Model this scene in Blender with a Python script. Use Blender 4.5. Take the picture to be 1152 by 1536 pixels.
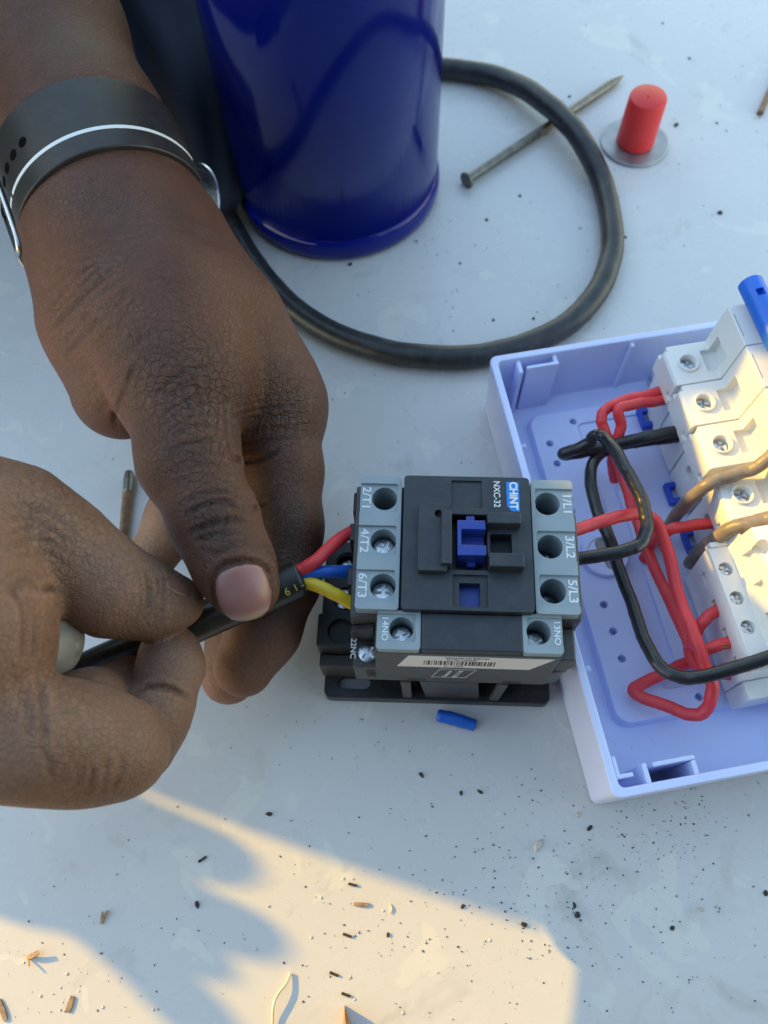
import bpy, bmesh, math, random
import numpy as np
from mathutils import Vector, Matrix
from mathutils.bvhtree import BVHTree

for o in list(bpy.data.objects):
    bpy.data.objects.remove(o, do_unlink=True)
scn = bpy.context.scene
col = scn.collection
rad = math.radians
random.seed(7)
rng = np.random.default_rng(11)

# ------------------------------------------------------------------ camera
CAM_H, FPX = .30, 1200.0
PITCH = math.atan(562 / FPX)
ROLL = -math.atan(28 / 562.0)
RM = np.array(Matrix.Rotation(PITCH, 3, 'X') @ Matrix.Rotation(ROLL, 3, 'Z'))
CP = np.array([0, 0, CAM_H])
cam = bpy.data.cameras.new('camera')
cam.sensor_fit = 'VERTICAL'; cam.sensor_height = 36; cam.sensor_width = 27
cam.lens = FPX / 1536 * 36
cam.clip_start = .005; cam.clip_end = 200
cam.dof.use_dof = True; cam.dof.focus_distance = .255; cam.dof.aperture_fstop = 13
camo = bpy.data.objects.new('camera', cam); col.objects.link(camo)
camo.matrix_world = Matrix.Translation((0, 0, CAM_H)) @ (Matrix.Rotation(PITCH, 4, 'X') @ Matrix.Rotation(ROLL, 4, 'Z'))
scn.camera = camo

def W(x, y, z):
    """point of the place at height z seen at photograph position x, y"""
    d = RM @ np.array([(x - 576) / FPX, -(y - 768) / FPX, -1.0])
    return CP + d * ((z - CAM_H) / d[2])
def depth(P):
    return -(RM.T @ (np.asarray(P) - CP))[2]

# ------------------------------------------------------------------ light
SUN_EL = rad(22)
d2 = W(615, 1500, 0) - W(515, 1455.5, 0); d2 /= np.linalg.norm(d2)
PERP = np.array([-d2[1], d2[0], 0])
LDIR = np.array([d2[0] * math.cos(SUN_EL), d2[1] * math.cos(SUN_EL), -math.sin(SUN_EL)])
world = bpy.data.worlds.new('World'); scn.world = world; world.use_nodes = True
wn = world.node_tree; bg = wn.nodes['Background']
sky = wn.nodes.new('ShaderNodeTexSky'); sky.sky_type = 'NISHITA'; sky.sun_disc = False
sky.sun_elevation = SUN_EL; sky.sun_rotation = math.atan2(-d2[0], -d2[1])
sky.air_density = 1.85; sky.dust_density = .3; sky.ozone_density = 1.0
wn.links.new(sky.outputs[0], bg.inputs[0]); bg.inputs[1].default_value = .15
sl = bpy.data.lights.new('sun', 'SUN'); sl.energy = 2.4; sl.angle = rad(.55); sl.color = (1, .58, .03)
slo = bpy.data.objects.new('sun', sl); col.objects.link(slo)
slo.rotation_euler = Vector(LDIR).to_track_quat('-Z', 'Y').to_euler()
slo.location = (-1, .5, 1)
scn.view_settings.view_transform = 'Standard'; scn.view_settings.look = 'None'
scn.view_settings.gamma = 1; scn.view_settings.use_curve_mapping = False
scn.view_settings.exposure = 1.70

# ------------------------------------------------------------------ materials
def mat(name, color, rough=.5, var=.12, vscale=60, bump=0., bscale=400, metal=0., coat=0., spec=.5, dust=0., dustcol=(.42, .38, .33), sss=0.):
    m = bpy.data.materials.new(name); m.use_nodes = True
    nt = m.node_tree; b = nt.nodes['Principled BSDF']; L = nt.links
    b.inputs['Roughness'].default_value = rough; b.inputs['Metallic'].default_value = metal
    b.inputs['Coat Weight'].default_value = coat; b.inputs['Coat Roughness'].default_value = .06
    b.inputs['Specular IOR Level'].default_value = spec
    if sss:
        b.inputs['Subsurface Weight'].default_value = sss; b.inputs['Subsurface Radius'].default_value = (.004, .003, .002); b.inputs['Subsurface Scale'].default_value = .3
    tc = nt.nodes.new('ShaderNodeTexCoord')
    n = nt.nodes.new('ShaderNodeTexNoise'); n.inputs['Scale'].default_value = vscale; n.inputs['Detail'].default_value = 6
    L.new(tc.outputs['Object'], n.inputs['Vector'])
    cr = nt.nodes.new('ShaderNodeValToRGB')
    cr.color_ramp.elements[0].position = .3; cr.color_ramp.elements[1].position = .7
    cr.color_ramp.elements[0].color = (*[c * (1 - var) for c in color], 1)
    cr.color_ramp.elements[1].color = (*[min(1, c * (1 + var)) for c in color], 1)
    L.new(n.outputs['Fac'], cr.inputs['Fac'])
    out = cr.outputs['Color']
    if dust:
        n2 = nt.nodes.new('ShaderNodeTexNoise'); n2.inputs['Scale'].default_value = vscale * 2.3; n2.inputs['Detail'].default_value = 8
        n2.inputs['Roughness'].default_value = .7
        L.new(tc.outputs['Object'], n2.inputs['Vector'])
        r2 = nt.nodes.new('ShaderNodeMapRange'); r2.inputs[1].default_value = .48; r2.inputs[2].default_value = .8; r2.inputs[4].default_value = dust
        L.new(n2.outputs['Fac'], r2.inputs[0])
        mx = nt.nodes.new('ShaderNodeMix'); mx.data_type = 'RGBA'; mx.inputs[7].default_value = (*dustcol, 1)
        L.new(r2.outputs[0], mx.inputs[0]); L.new(out, mx.inputs[6]); out = mx.outputs[2]
    L.new(out, b.inputs['Base Color'])
    rr = nt.nodes.new('ShaderNodeMapRange'); rr.inputs[3].default_value = max(0, rough - .08); rr.inputs[4].default_value = min(1, rough + .08)
    L.new(n.outputs['Fac'], rr.inputs[0]); L.new(rr.outputs[0], b.inputs['Roughness'])
    if bump:
        nb = nt.nodes.new('ShaderNodeTexNoise'); nb.inputs['Scale'].default_value = bscale; nb.inputs['Detail'].default_value = 4
        L.new(tc.outputs['Object'], nb.inputs['Vector'])
        bp = nt.nodes.new('ShaderNodeBump'); bp.inputs['Strength'].default_value = bump; bp.inputs['Distance'].default_value = .0005
        L.new(nb.outputs['Fac'], bp.inputs['Height']); L.new(bp.outputs[0], b.inputs['Normal'])
    return m

M = {}
M['can'] = mat("blue enamel", (.0016, .0075, .17), .12, .1, 12, 0, coat=.0, spec=.32, dust=.05, dustcol=(.1, .1, .2))
M['rubber'] = mat('black rubber', (.022, .024, .028), .38, .25, 90, .15, 900, dust=.10)
M['rubber2'] = mat('black sheath', (.020, .020, .022), .36, .2, 120, .1, 900, dust=.15, dustcol=(.12, .10, .07))
M['steel'] = mat('dull steel', (.19, .18, .165), .45, .35, 220, .3, 1400, metal=.8, dust=.3, dustcol=(.14, .10, .07))
M['rust'] = mat('rusty iron', (.22, .13, .08), .7, .4, 300, .5, 1500, metal=.3, dust=.3)
M['red_cap'] = mat('red plastic cap', (.66, .03, .03), .42, .1, 80, .1, 700, sss=.1)
M['washer'] = mat('zinc washer', (.34, .34, .36), .42, .15, 160, .25, 900, metal=.85, dust=.25, dustcol=(.5, .48, .45))
M['grey_plastic'] = mat('blue grey plastic', (.25, .30, .33), .42, .06, 90, .22, 3500)
M['dark_plastic'] = mat('charcoal plastic', (.020, .026, .035), .45, .08, 90, .25, 3500, dust=.06)
M['body_plastic'] = mat('dark grey plastic', (.050, .050, .052), .42, .08, 90, .25, 3500, dust=.07)
M['black_plastic'] = mat('black plastic', (.012, .013, .017), .4, .1, 90, .15, 3000, dust=.08)
M['blue_plastic'] = mat('blue plastic', (.014, .040, .27), .35, .08, 90, .1, 2500, dust=.06)
M['clip_blue'] = mat('clip blue plastic', (.012, .06, .50), .4, .06, 90, .08, 2500)
M['handle_blue'] = mat('handle blue plastic', (.015, .13, .62), .38, .05, 90, .06, 2500)
M['logo_blue'] = mat('logo blue', (.012, .20, .60), .35, .02)
M['ink_white'] = mat('white ink', (.68, .70, .72), .5, .02)
M['ink_black'] = mat('black ink', (.012, .012, .012), .5, .02)
M['ink_yellow'] = mat('yellow ink', (.45, .36, .04), .5, .1)
M['paper'] = mat('label paper', (.74, .71, .72), .45, .03)
M['screw'] = mat('zinc screw', (.62, .65, .68), .24, .2, 500, .2, 2500, metal=1)
M['screw_dark'] = mat('shaded screw', (.42, .44, .46), .28, .2, 500, .2, 2500, metal=1)
M['box'] = mat('lavender white plastic', (.60, .66, .95), .36, .03, 40, .12, 1800, dust=.10, dustcol=(.52, .52, .62))
M['white_plastic'] = mat('white plastic', (.74, .74, .74), .38, .03, 60, .1, 2200, dust=.10, dustcol=(.6, .57, .52))
M['wire_red'] = mat('red insulation', (.74, .045, .055), .42, .12, 120, .12, 1200, dust=.12, dustcol=(.62, .22, .20))
M['wire_black'] = mat('black insulation', (.018, .018, .021), .30, .2, 120, .12, 1200, dust=.15, dustcol=(.10, .085, .06))
M['wire_taupe'] = mat('taupe insulation', (.20, .165, .135), .42, .2, 160, .2, 1200, dust=.3, dustcol=(.34, .3, .26))
M['wire_blue'] = mat('blue insulation', (.010, .11, .56), .38, .1, 120, .1, 1200)
M['wire_yellow'] = mat('yellow insulation', (.80, .56, .025), .40, .08, 120, .1, 1200)
M['copper'] = mat('copper', (.55, .22, .10), .3, .2, 300, .1, 2000, metal=1)
M['strap'] = mat('watch strap', (.022, .021, .021), .42, .1, 60, .08, 1500, dust=.05, spec=.4)
M['hole_shade'] = mat('dark hole', (.004, .004, .004), .95, .1, 60, spec=.05)
M['chrome'] = mat('buckle metal', (.60, .58, .55), .22, .1, 120, .05, 900, metal=1)
M['case'] = mat('watch case', (.03, .03, .032), .3, .4, 200, .2, 900, metal=.4, dust=.3, dustcol=(.3, .3, .32))
M['chip'] = mat('dark grit', (.035, .032, .032), .8, .5, 900)
M['chip_pale'] = mat('pale flake', (.50, .47, .43), .6, .3, 400)
M['straw'] = mat('dry straw', (.30, .20, .13), .6, .35, 500, .3, 2000)
M['bark'] = mat('dry splinter', (.36, .17, .08), .7, .45, 300, .5, 1500)
M['string'] = mat('pale string', (.72, .66, .52), .6, .15, 300)
M['bone'] = mat('grey worn handle', (.24, .23, .215), .5, .25, 110, .3, 500, dust=.35, dustcol=(.22, .19, .15))
M['nail_dull'] = mat('dull finger nail', (.20, .105, .085), .4, .15, 160, .06, 600, sss=.1)

def table_material():
    m = bpy.data.materials.new('painted table'); m.use_nodes = True
    nt = m.node_tree; b = nt.nodes['Principled BSDF']; L = nt.links; N = nt.nodes.new
    tc = N('ShaderNodeTexCoord')
    def noise(s, d=6, r=.55, dist=0):
        n = N('ShaderNodeTexNoise'); n.inputs['Scale'].default_value = s; n.inputs['Detail'].default_value = d
        n.inputs['Roughness'].default_value = r; n.inputs['Distortion'].default_value = dist
        L.new(tc.outputs['Object'], n.inputs['Vector']); return n.outputs['Fac']
    def rng_(sock, a, b_, c, d_):
        r = N('ShaderNodeMapRange'); r.inputs[1].default_value = a; r.inputs[2].default_value = b_; r.inputs[3].default_value = c; r.inputs[4].default_value = d_
        L.new(sock, r.inputs[0]); return r.outputs[0]
    def mix(f, a, c):
        x = N('ShaderNodeMix'); x.data_type = 'RGBA'
        L.new(f, x.inputs[0])
        if isinstance(a, tuple): x.inputs[6].default_value = (*a, 1)
        else: L.new(a, x.inputs[6])
        x.inputs[7].default_value = (*c, 1); return x.outputs[2]
    c = mix(rng_(noise(7, 5), .35, .65, 0, 1), (.575, .565, .57), (.615, .605, .61))
    c = mix(rng_(noise(26, 8, .6, 1.2), .58, .70, 0, .55), c, (.42, .41, .38))      # dull smears
    c = mix(rng_(noise(34, 3, .5, .8), .615, .63, 0, .55), c, (.68, .67, .63))     # dried drops
    c = mix(rng_(noise(420, 4, .8), .68, .78, 0, .45), c, (.28, .27, .26))          # fine grime
    # hair scratches
    mp = N('ShaderNodeMapping'); mp.inputs['Rotation'].default_value = (0, 0, .62); mp.inputs['Scale'].default_value = (3, 190, 1)
    L.new(tc.outputs['Object'], mp.inputs['Vector'])
    ns = N('ShaderNodeTexNoise'); ns.inputs['Scale'].default_value = 1.6; ns.inputs['Detail'].default_value = 3; L.new(mp.outputs[0], ns.inputs['Vector'])
    c = mix(rng_(ns.outputs['Fac'], .715, .745, 0, .40), c, (.36, .35, .33))
    L.new(c, b.inputs['Base Color'])
    L.new(rng_(noise(30, 6, .6), .35, .7, .20, .36), b.inputs['Roughness'])
    b.inputs['Specular IOR Level'].default_value = .55
    bp = N('ShaderNodeBump'); bp.inputs['Strength'].default_value = .10; bp.inputs['Distance'].default_value = .0006
    L.new(noise(120, 5, .6), bp.inputs['Height']); L.new(bp.outputs[0], b.inputs['Normal'])
    return m
M['table'] = table_material()

def skin_material():
    m = bpy.data.materials.new('brown skin'); m.use_nodes = True
    nt = m.node_tree; b = nt.nodes['Principled BSDF']; L = nt.links; N = nt.nodes.new
    tc = N('ShaderNodeTexCoord')
    at = N('ShaderNodeAttribute'); at.attribute_name = 'tone'
    def noise(s, d, r=.55, vec=None):
        n = N('ShaderNodeTexNoise'); n.inputs['Scale'].default_value = s; n.inputs['Detail'].default_value = d; n.inputs['Roughness'].default_value = r
        L.new(vec or tc.outputs['Object'], n.inputs['Vector']); return n
    warp = noise(160, 4)
    va = N('ShaderNodeVectorMath'); va.operation = 'MULTIPLY_ADD'
    L.new(warp.outputs['Color'], va.inputs[0]); va.inputs[1].default_value = (.0045,) * 3; L.new(tc.outputs['Object'], va.inputs[2])
    def vor(s):
        v = N('ShaderNodeTexVoronoi'); v.feature = 'DISTANCE_TO_EDGE'; v.inputs['Scale'].default_value = s
        L.new(va.outputs[0], v.inputs['Vector']); return v.outputs['Distance']
    def mr(sock, a, b_, c, d):
        r = N('ShaderNodeMapRange'); r.inputs[1].default_value = a; r.inputs[2].default_value = b_; r.inputs[3].default_value = c; r.inputs[4].default_value = d
        L.new(sock, r.inputs[0]); return r.outputs[0]
    def mth(op, a, c):
        x = N('ShaderNodeMath'); x.operation = op
        for i, s in enumerate((a, c)):
            if isinstance(s, (int, float)): x.inputs[i].default_value = s
            else: L.new(s, x.inputs[i])
        return x.outputs[0]
    v1 = mr(vor(560), 0, .16, 0, 1)
    v2 = mr(vor(1250), 0, .2, 0, 1)
    v3 = mr(vor(330), 0, .10, 0, 1)
    n1 = noise(45, 6).outputs['Fac']; n2 = noise(900, 3).outputs['Fac']
    wm = at.outputs['Alpha']
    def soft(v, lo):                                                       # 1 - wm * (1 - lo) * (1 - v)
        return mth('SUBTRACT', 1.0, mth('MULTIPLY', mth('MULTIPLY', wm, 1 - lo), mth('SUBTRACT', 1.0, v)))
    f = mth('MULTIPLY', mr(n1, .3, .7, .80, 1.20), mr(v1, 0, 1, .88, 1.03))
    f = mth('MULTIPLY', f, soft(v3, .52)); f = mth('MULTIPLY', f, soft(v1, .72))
    mu = N('ShaderNodeVectorMath'); mu.operation = 'SCALE'; L.new(at.outputs['Color'], mu.inputs[0]); L.new(f, mu.inputs['Scale'])
    # ashy dry skin flecks
    mx = N('ShaderNodeMix'); mx.data_type = 'RGBA'; mx.inputs[7].default_value = (.22, .19, .18, 1)
    L.new(mr(mth('MULTIPLY', noise(60, 5).outputs['Fac'], n2), .30, .45, 0, .20), mx.inputs[0]); L.new(mu.outputs[0], mx.inputs[6])
    L.new(mx.outputs[2], b.inputs['Base Color'])
    L.new(mr(n1, .3, .7, .46, .60), b.inputs['Roughness'])
    b.inputs['Specular IOR Level'].default_value = .32
    b.inputs['Subsurface Weight'].default_value = .10; b.inputs['Subsurface Radius'].default_value = (.006, .0022, .0012); b.inputs['Subsurface Scale'].default_value = .35
    h = mth('ADD', mth('MULTIPLY', v1, .55), mth('MULTIPLY', v2, .25))
    h = mth('ADD', h, mth('MULTIPLY', mth('MULTIPLY', v3, wm), 1.5))
    h = mth('ADD', h, mth('MULTIPLY', n2, .12))
    bp = N('ShaderNodeBump'); bp.inputs['Strength'].default_value = .6; bp.inputs['Distance'].default_value = .00030
    L.new(h, bp.inputs['Height']); L.new(bp.outputs[0], b.inputs['Normal'])
    return m
M['skin'] = skin_material()
def nail_material():
    m = mat('finger nail', (.4, .2, .2), .34, .1, 160, .05, 500, sss=.08)
    nt = m.node_tree; b = nt.nodes['Principled BSDF']; at = nt.nodes.new('ShaderNodeAttribute'); at.attribute_name = 'tone'
    mp = nt.nodes.new('ShaderNodeTexNoise'); mp.inputs['Scale'].default_value = 260; mp.inputs['Detail'].default_value = 5
    mr = nt.nodes.new('ShaderNodeMapRange'); mr.inputs[3].default_value = .86; mr.inputs[4].default_value = 1.14; nt.links.new(mp.outputs['Fac'], mr.inputs[0])
    mu = nt.nodes.new('ShaderNodeVectorMath'); mu.operation = 'SCALE'; nt.links.new(at.outputs['Color'], mu.inputs[0]); nt.links.new(mr.outputs[0], mu.inputs['Scale'])
    nt.links.new(mu.outputs[0], b.inputs['Base Color']); return m
M['nail_skin'] = nail_material()

def cloth_material():
    m = mat('navy cloth', (.020, .026, .044), .75, .25, 40, .5, 2200, spec=.3)
    return m
M['cloth'] = cloth_material()

# ------------------------------------------------------------------ mesh helpers
def mesh_obj(name, parts, material, parent=None, smooth=35, bevel=0., bseg=2):
    """parts: list of (verts, faces); one mesh object"""
    vs, fs = [], []
    for v, f in parts:
        o = len(vs); vs += [tuple(map(float, p)) for p in v]; fs += [tuple(i + o for i in q) for q in f]
    me = bpy.data.meshes.new(name); me.from_pydata(vs, [], fs); me.update()
    bm = bmesh.new(); bm.from_mesh(me); bmesh.ops.recalc_face_normals(bm, faces=bm.faces); bm.to_mesh(me); bm.free()
    return link(name, me, material, parent, smooth, bevel, bseg)
def link(name, me, material, parent=None, smooth=35, bevel=0., bseg=2):
    if smooth:
        me.shade_smooth(); me.set_sharp_from_angle(angle=rad(smooth))
    me.materials.clear(); me.materials.append(M[material] if isinstance(material, str) else material)
    o = bpy.data.objects.new(name, me); col.objects.link(o); o.parent = parent
    if bevel:
        b = o.modifiers.new('bevel', 'BEVEL'); b.width = bevel; b.segments = bseg; b.limit_method = 'ANGLE'; b.angle_limit = rad(40); b.harden_normals = True
    return o
def thing(name, label, cat, loc=(0, 0, 0), rz=0, group=None):
    o = bpy.data.objects.new(name, None); col.objects.link(o)
    o.location = [float(c) for c in loc]; o.rotation_euler = (0, 0, rz); o.empty_display_size = .01
    return tag(o, label, cat, group)
def tag(o, label, cat, group=None):
    o['label'] = label; o['category'] = cat
    if group: o['group'] = group
    return o
def copy_tree(o, parent=None):
    c = o.copy(); col.objects.link(c); c.parent = parent
    for ch in list(o.children): copy_tree(ch, c)
    return c

def box(x0, y0, z0, x1, y1, z1):
    x0, x1 = sorted((x0, x1)); y0, y1 = sorted((y0, y1)); z0, z1 = sorted((z0, z1))
    v = [(x, y, z) for z in (z0, z1) for y in (y0, y1) for x in (x0, x1)]
    return v, [(0, 2, 3, 1), (4, 5, 7, 6), (0, 1, 5, 4), (2, 6, 7, 3), (0, 4, 6, 2), (1, 3, 7, 5)]
def prism(poly, z0, z1, top=None):
    n = len(poly); top = top or poly
    v = [(x, y, z0) for x, y in poly] + [(x, y, z1) for x, y in top]
    return v, [tuple(range(n))[::-1], tuple(range(n, 2 * n))] + [(i, (i + 1) % n, n + (i + 1) % n, n + i) for i in range(n)]
def prism_y(poly, y0, y1):
    """polygon of (x, z) swept along y"""
    n = len(poly)
    v = [(x, y0, z) for x, z in poly] + [(x, y1, z) for x, z in poly]
    return v, [tuple(range(n)), tuple(range(n, 2 * n))[::-1]] + [(i, n + i, n + (i + 1) % n, (i + 1) % n) for i in range(n)]
def circ(cx, cy, r, n=28, a0=0):
    return [(cx + r * math.cos(a0 + 2 * math.pi * i / n), cy + r * math.sin(a0 + 2 * math.pi * i / n)) for i in range(n)]
def rrect(x0, y0, x1, y1, r, n=5):
    x0, x1 = sorted((x0, x1)); y0, y1 = sorted((y0, y1)); p = []
    for cx, cy, a in ((x1 - r, y0 + r, -90), (x1 - r, y1 - r, 0), (x0 + r, y1 - r, 90), (x0 + r, y0 + r, 180)):
        for i in range(n + 1):
            t = rad(a + 90 * i / n); p.append((cx + r * math.cos(t), cy + r * math.sin(t)))
    return p
def lathe(prof, n=48, cx=0, cy=0):
    v, f = [], []
    for r, z in prof:
        for i in range(n):
            a = 2 * math.pi * i / n; v.append((cx + r * math.cos(a), cy + r * math.sin(a), z))
    for k in range(len(prof) - 1):
        for i in range(n):
            j = (i + 1) % n; f.append((k * n + i, k * n + j, (k + 1) * n + j, (k + 1) * n + i))
    f.append(tuple(range(n))[::-1]); f.append(tuple((len(prof) - 1) * n + i for i in range(n)))
    return v, f
def spline(pts, per=10):
    P = np.array(pts, float); out = []
    P = np.vstack([2 * P[0] - P[1], P, 2 * P[-1] - P[-2]])
    for i in range(1, len(P) - 2):
        p0, p1, p2, p3 = P[i - 1:i + 3]
        for k in range(per):
            t = k / per
            out.append(.5 * ((2 * p1) + (-p0 + p2) * t + (2 * p0 - 5 * p1 + 4 * p2 - p3) * t * t + (-p0 + 3 * p1 - 3 * p2 + p3) * t ** 3))
    out.append(P[-2]); return np.array(out)
def tube(pts, r, seg=16, per=10, cap=True, taper=None, wob=0., jit=0.):
    S = spline(pts, per); n = len(S); v, f = [], []
    if jit:
        q = rng.normal(0, jit, (n, 3)); q = (q + np.roll(q, 1, 0) + np.roll(q, -1, 0) + np.roll(q, 2, 0) + np.roll(q, -2, 0)) / 2.2; q[:3] = 0; q[-3:] = 0; S = S + q
    R = np.full(n, r) if np.isscalar(r) else np.interp(np.linspace(0, 1, n), np.linspace(0, 1, len(r)), r)
    T = np.gradient(S, axis=0); T /= np.linalg.norm(T, axis=1)[:, None]
    a = np.array([0, 0, 1.]) if abs(T[0][2]) < .9 else np.array([1., 0, 0])
    u = np.cross(T[0], a); u /= np.linalg.norm(u)
    rings = []
    for i in range(n):
        u = u - T[i] * (u @ T[i]); u /= np.linalg.norm(u); w = np.cross(T[i], u)
        rr = R[i] * (1 + wob * math.sin(i * 1.7) * .5)
        rings.append((S[i], u.copy(), w, rr, T[i]))
    if cap:
        p, u0, w0, r0, t0 = rings[0]; pre = [(p - t0 * r0 * .22, u0, w0, r0 * .62, t0), (p - t0 * r0 * .10, u0, w0, r0 * .9, t0)]
        p, u1, w1, r1, t1 = rings[-1]; post = [(p + t1 * r1 * .10, u1, w1, r1 * .9, t1), (p + t1 * r1 * .22, u1, w1, r1 * .62, t1)]
        rings = pre + rings + post
    for p, u, w, rr, t in rings:
        for k in range(seg):
            an = 2 * math.pi * k / seg; v.append(p + (u * math.cos(an) + w * math.sin(an)) * rr)
    for i in range(len(rings) - 1):
        for k in range(seg):
            j = (k + 1) % seg; f.append((i * seg + k, i * seg + j, (i + 1) * seg + j, (i + 1) * seg + k))
    f.append(tuple(range(seg))[::-1]); f.append(tuple((len(rings) - 1) * seg + k for k in range(seg)))
    return v, f
def xform(part, mtx):
    v, f = part; return [tuple(mtx @ Vector(p)) for p in v], f
def bool_cut(o, cutters):
    """subtract closed parts from object o"""
    c = mesh_obj('cutter', cutters, 'ink_black', None, 0)
    c.parent = o.parent
    m = o.modifiers.new('cut', 'BOOLEAN'); m.object = c; m.operation = 'DIFFERENCE'; m.solver = 'EXACT'
    bev = [x for x in o.modifiers if x.type == 'BEVEL']
    for x in bev: x.show_viewport = False
    dg = bpy.context.evaluated_depsgraph_get(); dg.update()
    me = bpy.data.meshes.new_from_object(o.evaluated_get(dg))
    o.modifiers.remove(m); old = o.data; o.data = me; me.name = old.name
    for x in bev: x.show_viewport = True
    bpy.data.objects.remove(c, do_unlink=True)
    me.shade_smooth(); me.set_sharp_from_angle(angle=rad(35))
    return o
def text_part(s, size, ext=.00008, mtx=None, sx=1.0, bold=0.):
    cu = bpy.data.curves.new('t', 'FONT'); cu.body = s; cu.size = size; cu.align_x = 'CENTER'; cu.align_y = 'CENTER'; cu.extrude = ext; cu.resolution_u = 3
    cu.offset = bold
    o = bpy.data.objects.new('t', cu); col.objects.link(o)
    dg = bpy.context.evaluated_depsgraph_get(); dg.update()
    me = o.evaluated_get(dg).to_mesh()
    v = [tuple(mtx @ Vector((p.co.x * sx, p.co.y, p.co.z))) for p in me.vertices]; f = [tuple(p.vertices) for p in me.polygons]
    o.evaluated_get(dg).to_mesh_clear(); bpy.data.objects.remove(o); bpy.data.curves.remove(cu)
    return v, f
def TZ(x, y, z, a=0):
    return Matrix.Translation((x, y, z)) @ Matrix.Rotation(rad(a), 4, 'Z')
class Frame:
    def __init__(s, o, a): s.o = np.array(o); s.a = a; s.c, s.s = math.cos(a), math.sin(a)
    def L(s, x, y, z):
        d = W(x, y, z) - s.o; return np.array([d[0] * s.c + d[1] * s.s, -d[0] * s.s + d[1] * s.c, z])
def wpts(pts): return [W(*p) for p in pts]

# ------------------------------------------------------------------ table
g = mesh_obj('table', [box(-.75, -.10, -.03, .85, 1.1, 0)], 'table', None, 35, .003)
g['kind'] = 'structure'; g['label'] = 'pale grey glossy painted table top with grit and scratches'

# ------------------------------------------------------------------ unseen mass in the worker's place, shaped to cast the table's shade
def surface_nets(D, org, h):
    nx, ny, nz = D.shape
    ins = D < 0
    c = np.zeros((nx - 1, ny - 1, nz - 1), np.uint8)
    for i in (0, 1):
        for j in (0, 1):
            for k in (0, 1):
                c += ins[i:nx - 1 + i, j:ny - 1 + j, k:nz - 1 + k]
    act = (c > 0) & (c < 8)
    idx = np.full(act.shape, -1, np.int64); ai = np.argwhere(act); idx[act] = np.arange(len(ai))
    acc = np.zeros((len(ai), 3)); cnt = np.zeros(len(ai))
    cor = [(i, j, k) for i in (0, 1) for j in (0, 1) for k in (0, 1)]
    for a in range(8):
        for b in range(a + 1, 8):
            A, B = cor[a], cor[b]
            if sum(abs(A[q] - B[q]) for q in range(3)) != 1: continue
            da = D[ai[:, 0] + A[0], ai[:, 1] + A[1], ai[:, 2] + A[2]].astype(float); db = D[ai[:, 0] + B[0], ai[:, 1] + B[1], ai[:, 2] + B[2]].astype(float)
            x = (da < 0) != (db < 0)
            t = np.where(x, da / np.where(x, da - db, 1), 0)
            for q in range(3): acc[:, q] += np.where(x, A[q] + t * (B[q] - A[q]), 0)
            cnt += x
    V = org + (ai + acc / cnt[:, None]) * h
    F = []
    for ax in range(3):
        o1, o2 = [(1, 2), (2, 0), (0, 1)][ax]
        sl0 = [slice(1, -1)] * 3; sl0[ax] = slice(0, -1)
        sl1 = [slice(1, -1)] * 3; sl1[ax] = slice(1, None)
        a0 = ins[tuple(sl0)]; a1 = ins[tuple(sl1)]
        e = np.argwhere(a0 != a1)
        if not len(e): continue
        flip = a0[tuple(e.T)]
        base = e + 1; base[:, ax] -= 1
        def q(d1, d2):
            p = base.copy(); p[:, o1] += d1; p[:, o2] += d2; return idx[p[:, 0], p[:, 1], p[:, 2]]
        quad = np.stack([q(-1, -1), q(0, -1), q(0, 0), q(-1, 0)], 1)
        quad[~flip] = quad[~flip][:, ::-1]
        F.append(quad)
    F = np.vstack(F); F = F[(F >= 0).all(1)]
    return V, F
def round_cone(X, Y, Z, a, b, ra, rb):
    ab = b - a; L2 = ab @ ab
    px, py, pz = X - a[0], Y - a[1], Z - a[2]
    t = np.clip((px * ab[0] + py * ab[1] + pz * ab[2]) / max(L2, 1e-12), 0, 1)
    return np.sqrt((px - t * ab[0]) ** 2 + (py - t * ab[1]) ** 2 + (pz - t * ab[2]) ** 2) - (ra + (rb - ra) * t)
def smin(a, b, k):
    h = np.clip(.5 + .5 * (b - a) / k, 0, 1); return b + (a - b) * h - k * h * (1 - h)
def sdf_mesh(chains, vox):
    """chains: (list of (centre, radius), own blend, merge blend near the root, merge blend elsewhere)"""
    allp = np.array([p for ch in chains for p, r in ch[0]]); allr = np.array([r for ch in chains for p, r in ch[0]])
    lo = (allp - allr[:, None]).min(0) - .006; hi = (allp + allr[:, None]).max(0) + .006
    n = np.ceil((hi - lo) / vox).astype(int) + 1
    ax = [(lo[i] + np.arange(n[i]) * vox).astype(np.float32) for i in range(3)]
    D = np.full(n, .03, np.float32)
    for pts, k, kroot, kelse in chains:
        P = np.array([p for p, r in pts]); R = np.array([r for p, r in pts]); mg = .014
        l = np.maximum(((P - R[:, None]).min(0) - mg - lo) // vox, 0).astype(int); u = np.minimum(((P + R[:, None]).max(0) + mg - lo) // vox + 2, n).astype(int)
        X, Y, Z = np.meshgrid(*[ax[i][l[i]:u[i]] for i in range(3)], indexing='ij', sparse=True)
        d = None
        for i in range(len(P) - 1):
            e = round_cone(X, Y, Z, P[i].astype(np.float32), P[i + 1].astype(np.float32), np.float32(R[i]), np.float32(R[i + 1]))
            d = e if d is None else smin(d, e, k)
        root = P[0]; dist = np.sqrt((X - root[0]) ** 2 + (Y - root[1]) ** 2 + (Z - root[2]) ** 2)
        kk = kelse + (kroot - kelse) * np.exp(-(dist / (R[0] * 1.25)) ** 4)
        s = D[l[0]:u[0], l[1]:u[1], l[2]:u[2]]
        D[l[0]:u[0], l[1]:u[1], l[2]:u[2]] = smin(s, d, kk.astype(np.float32))
    return surface_nets(D, lo, vox)

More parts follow.
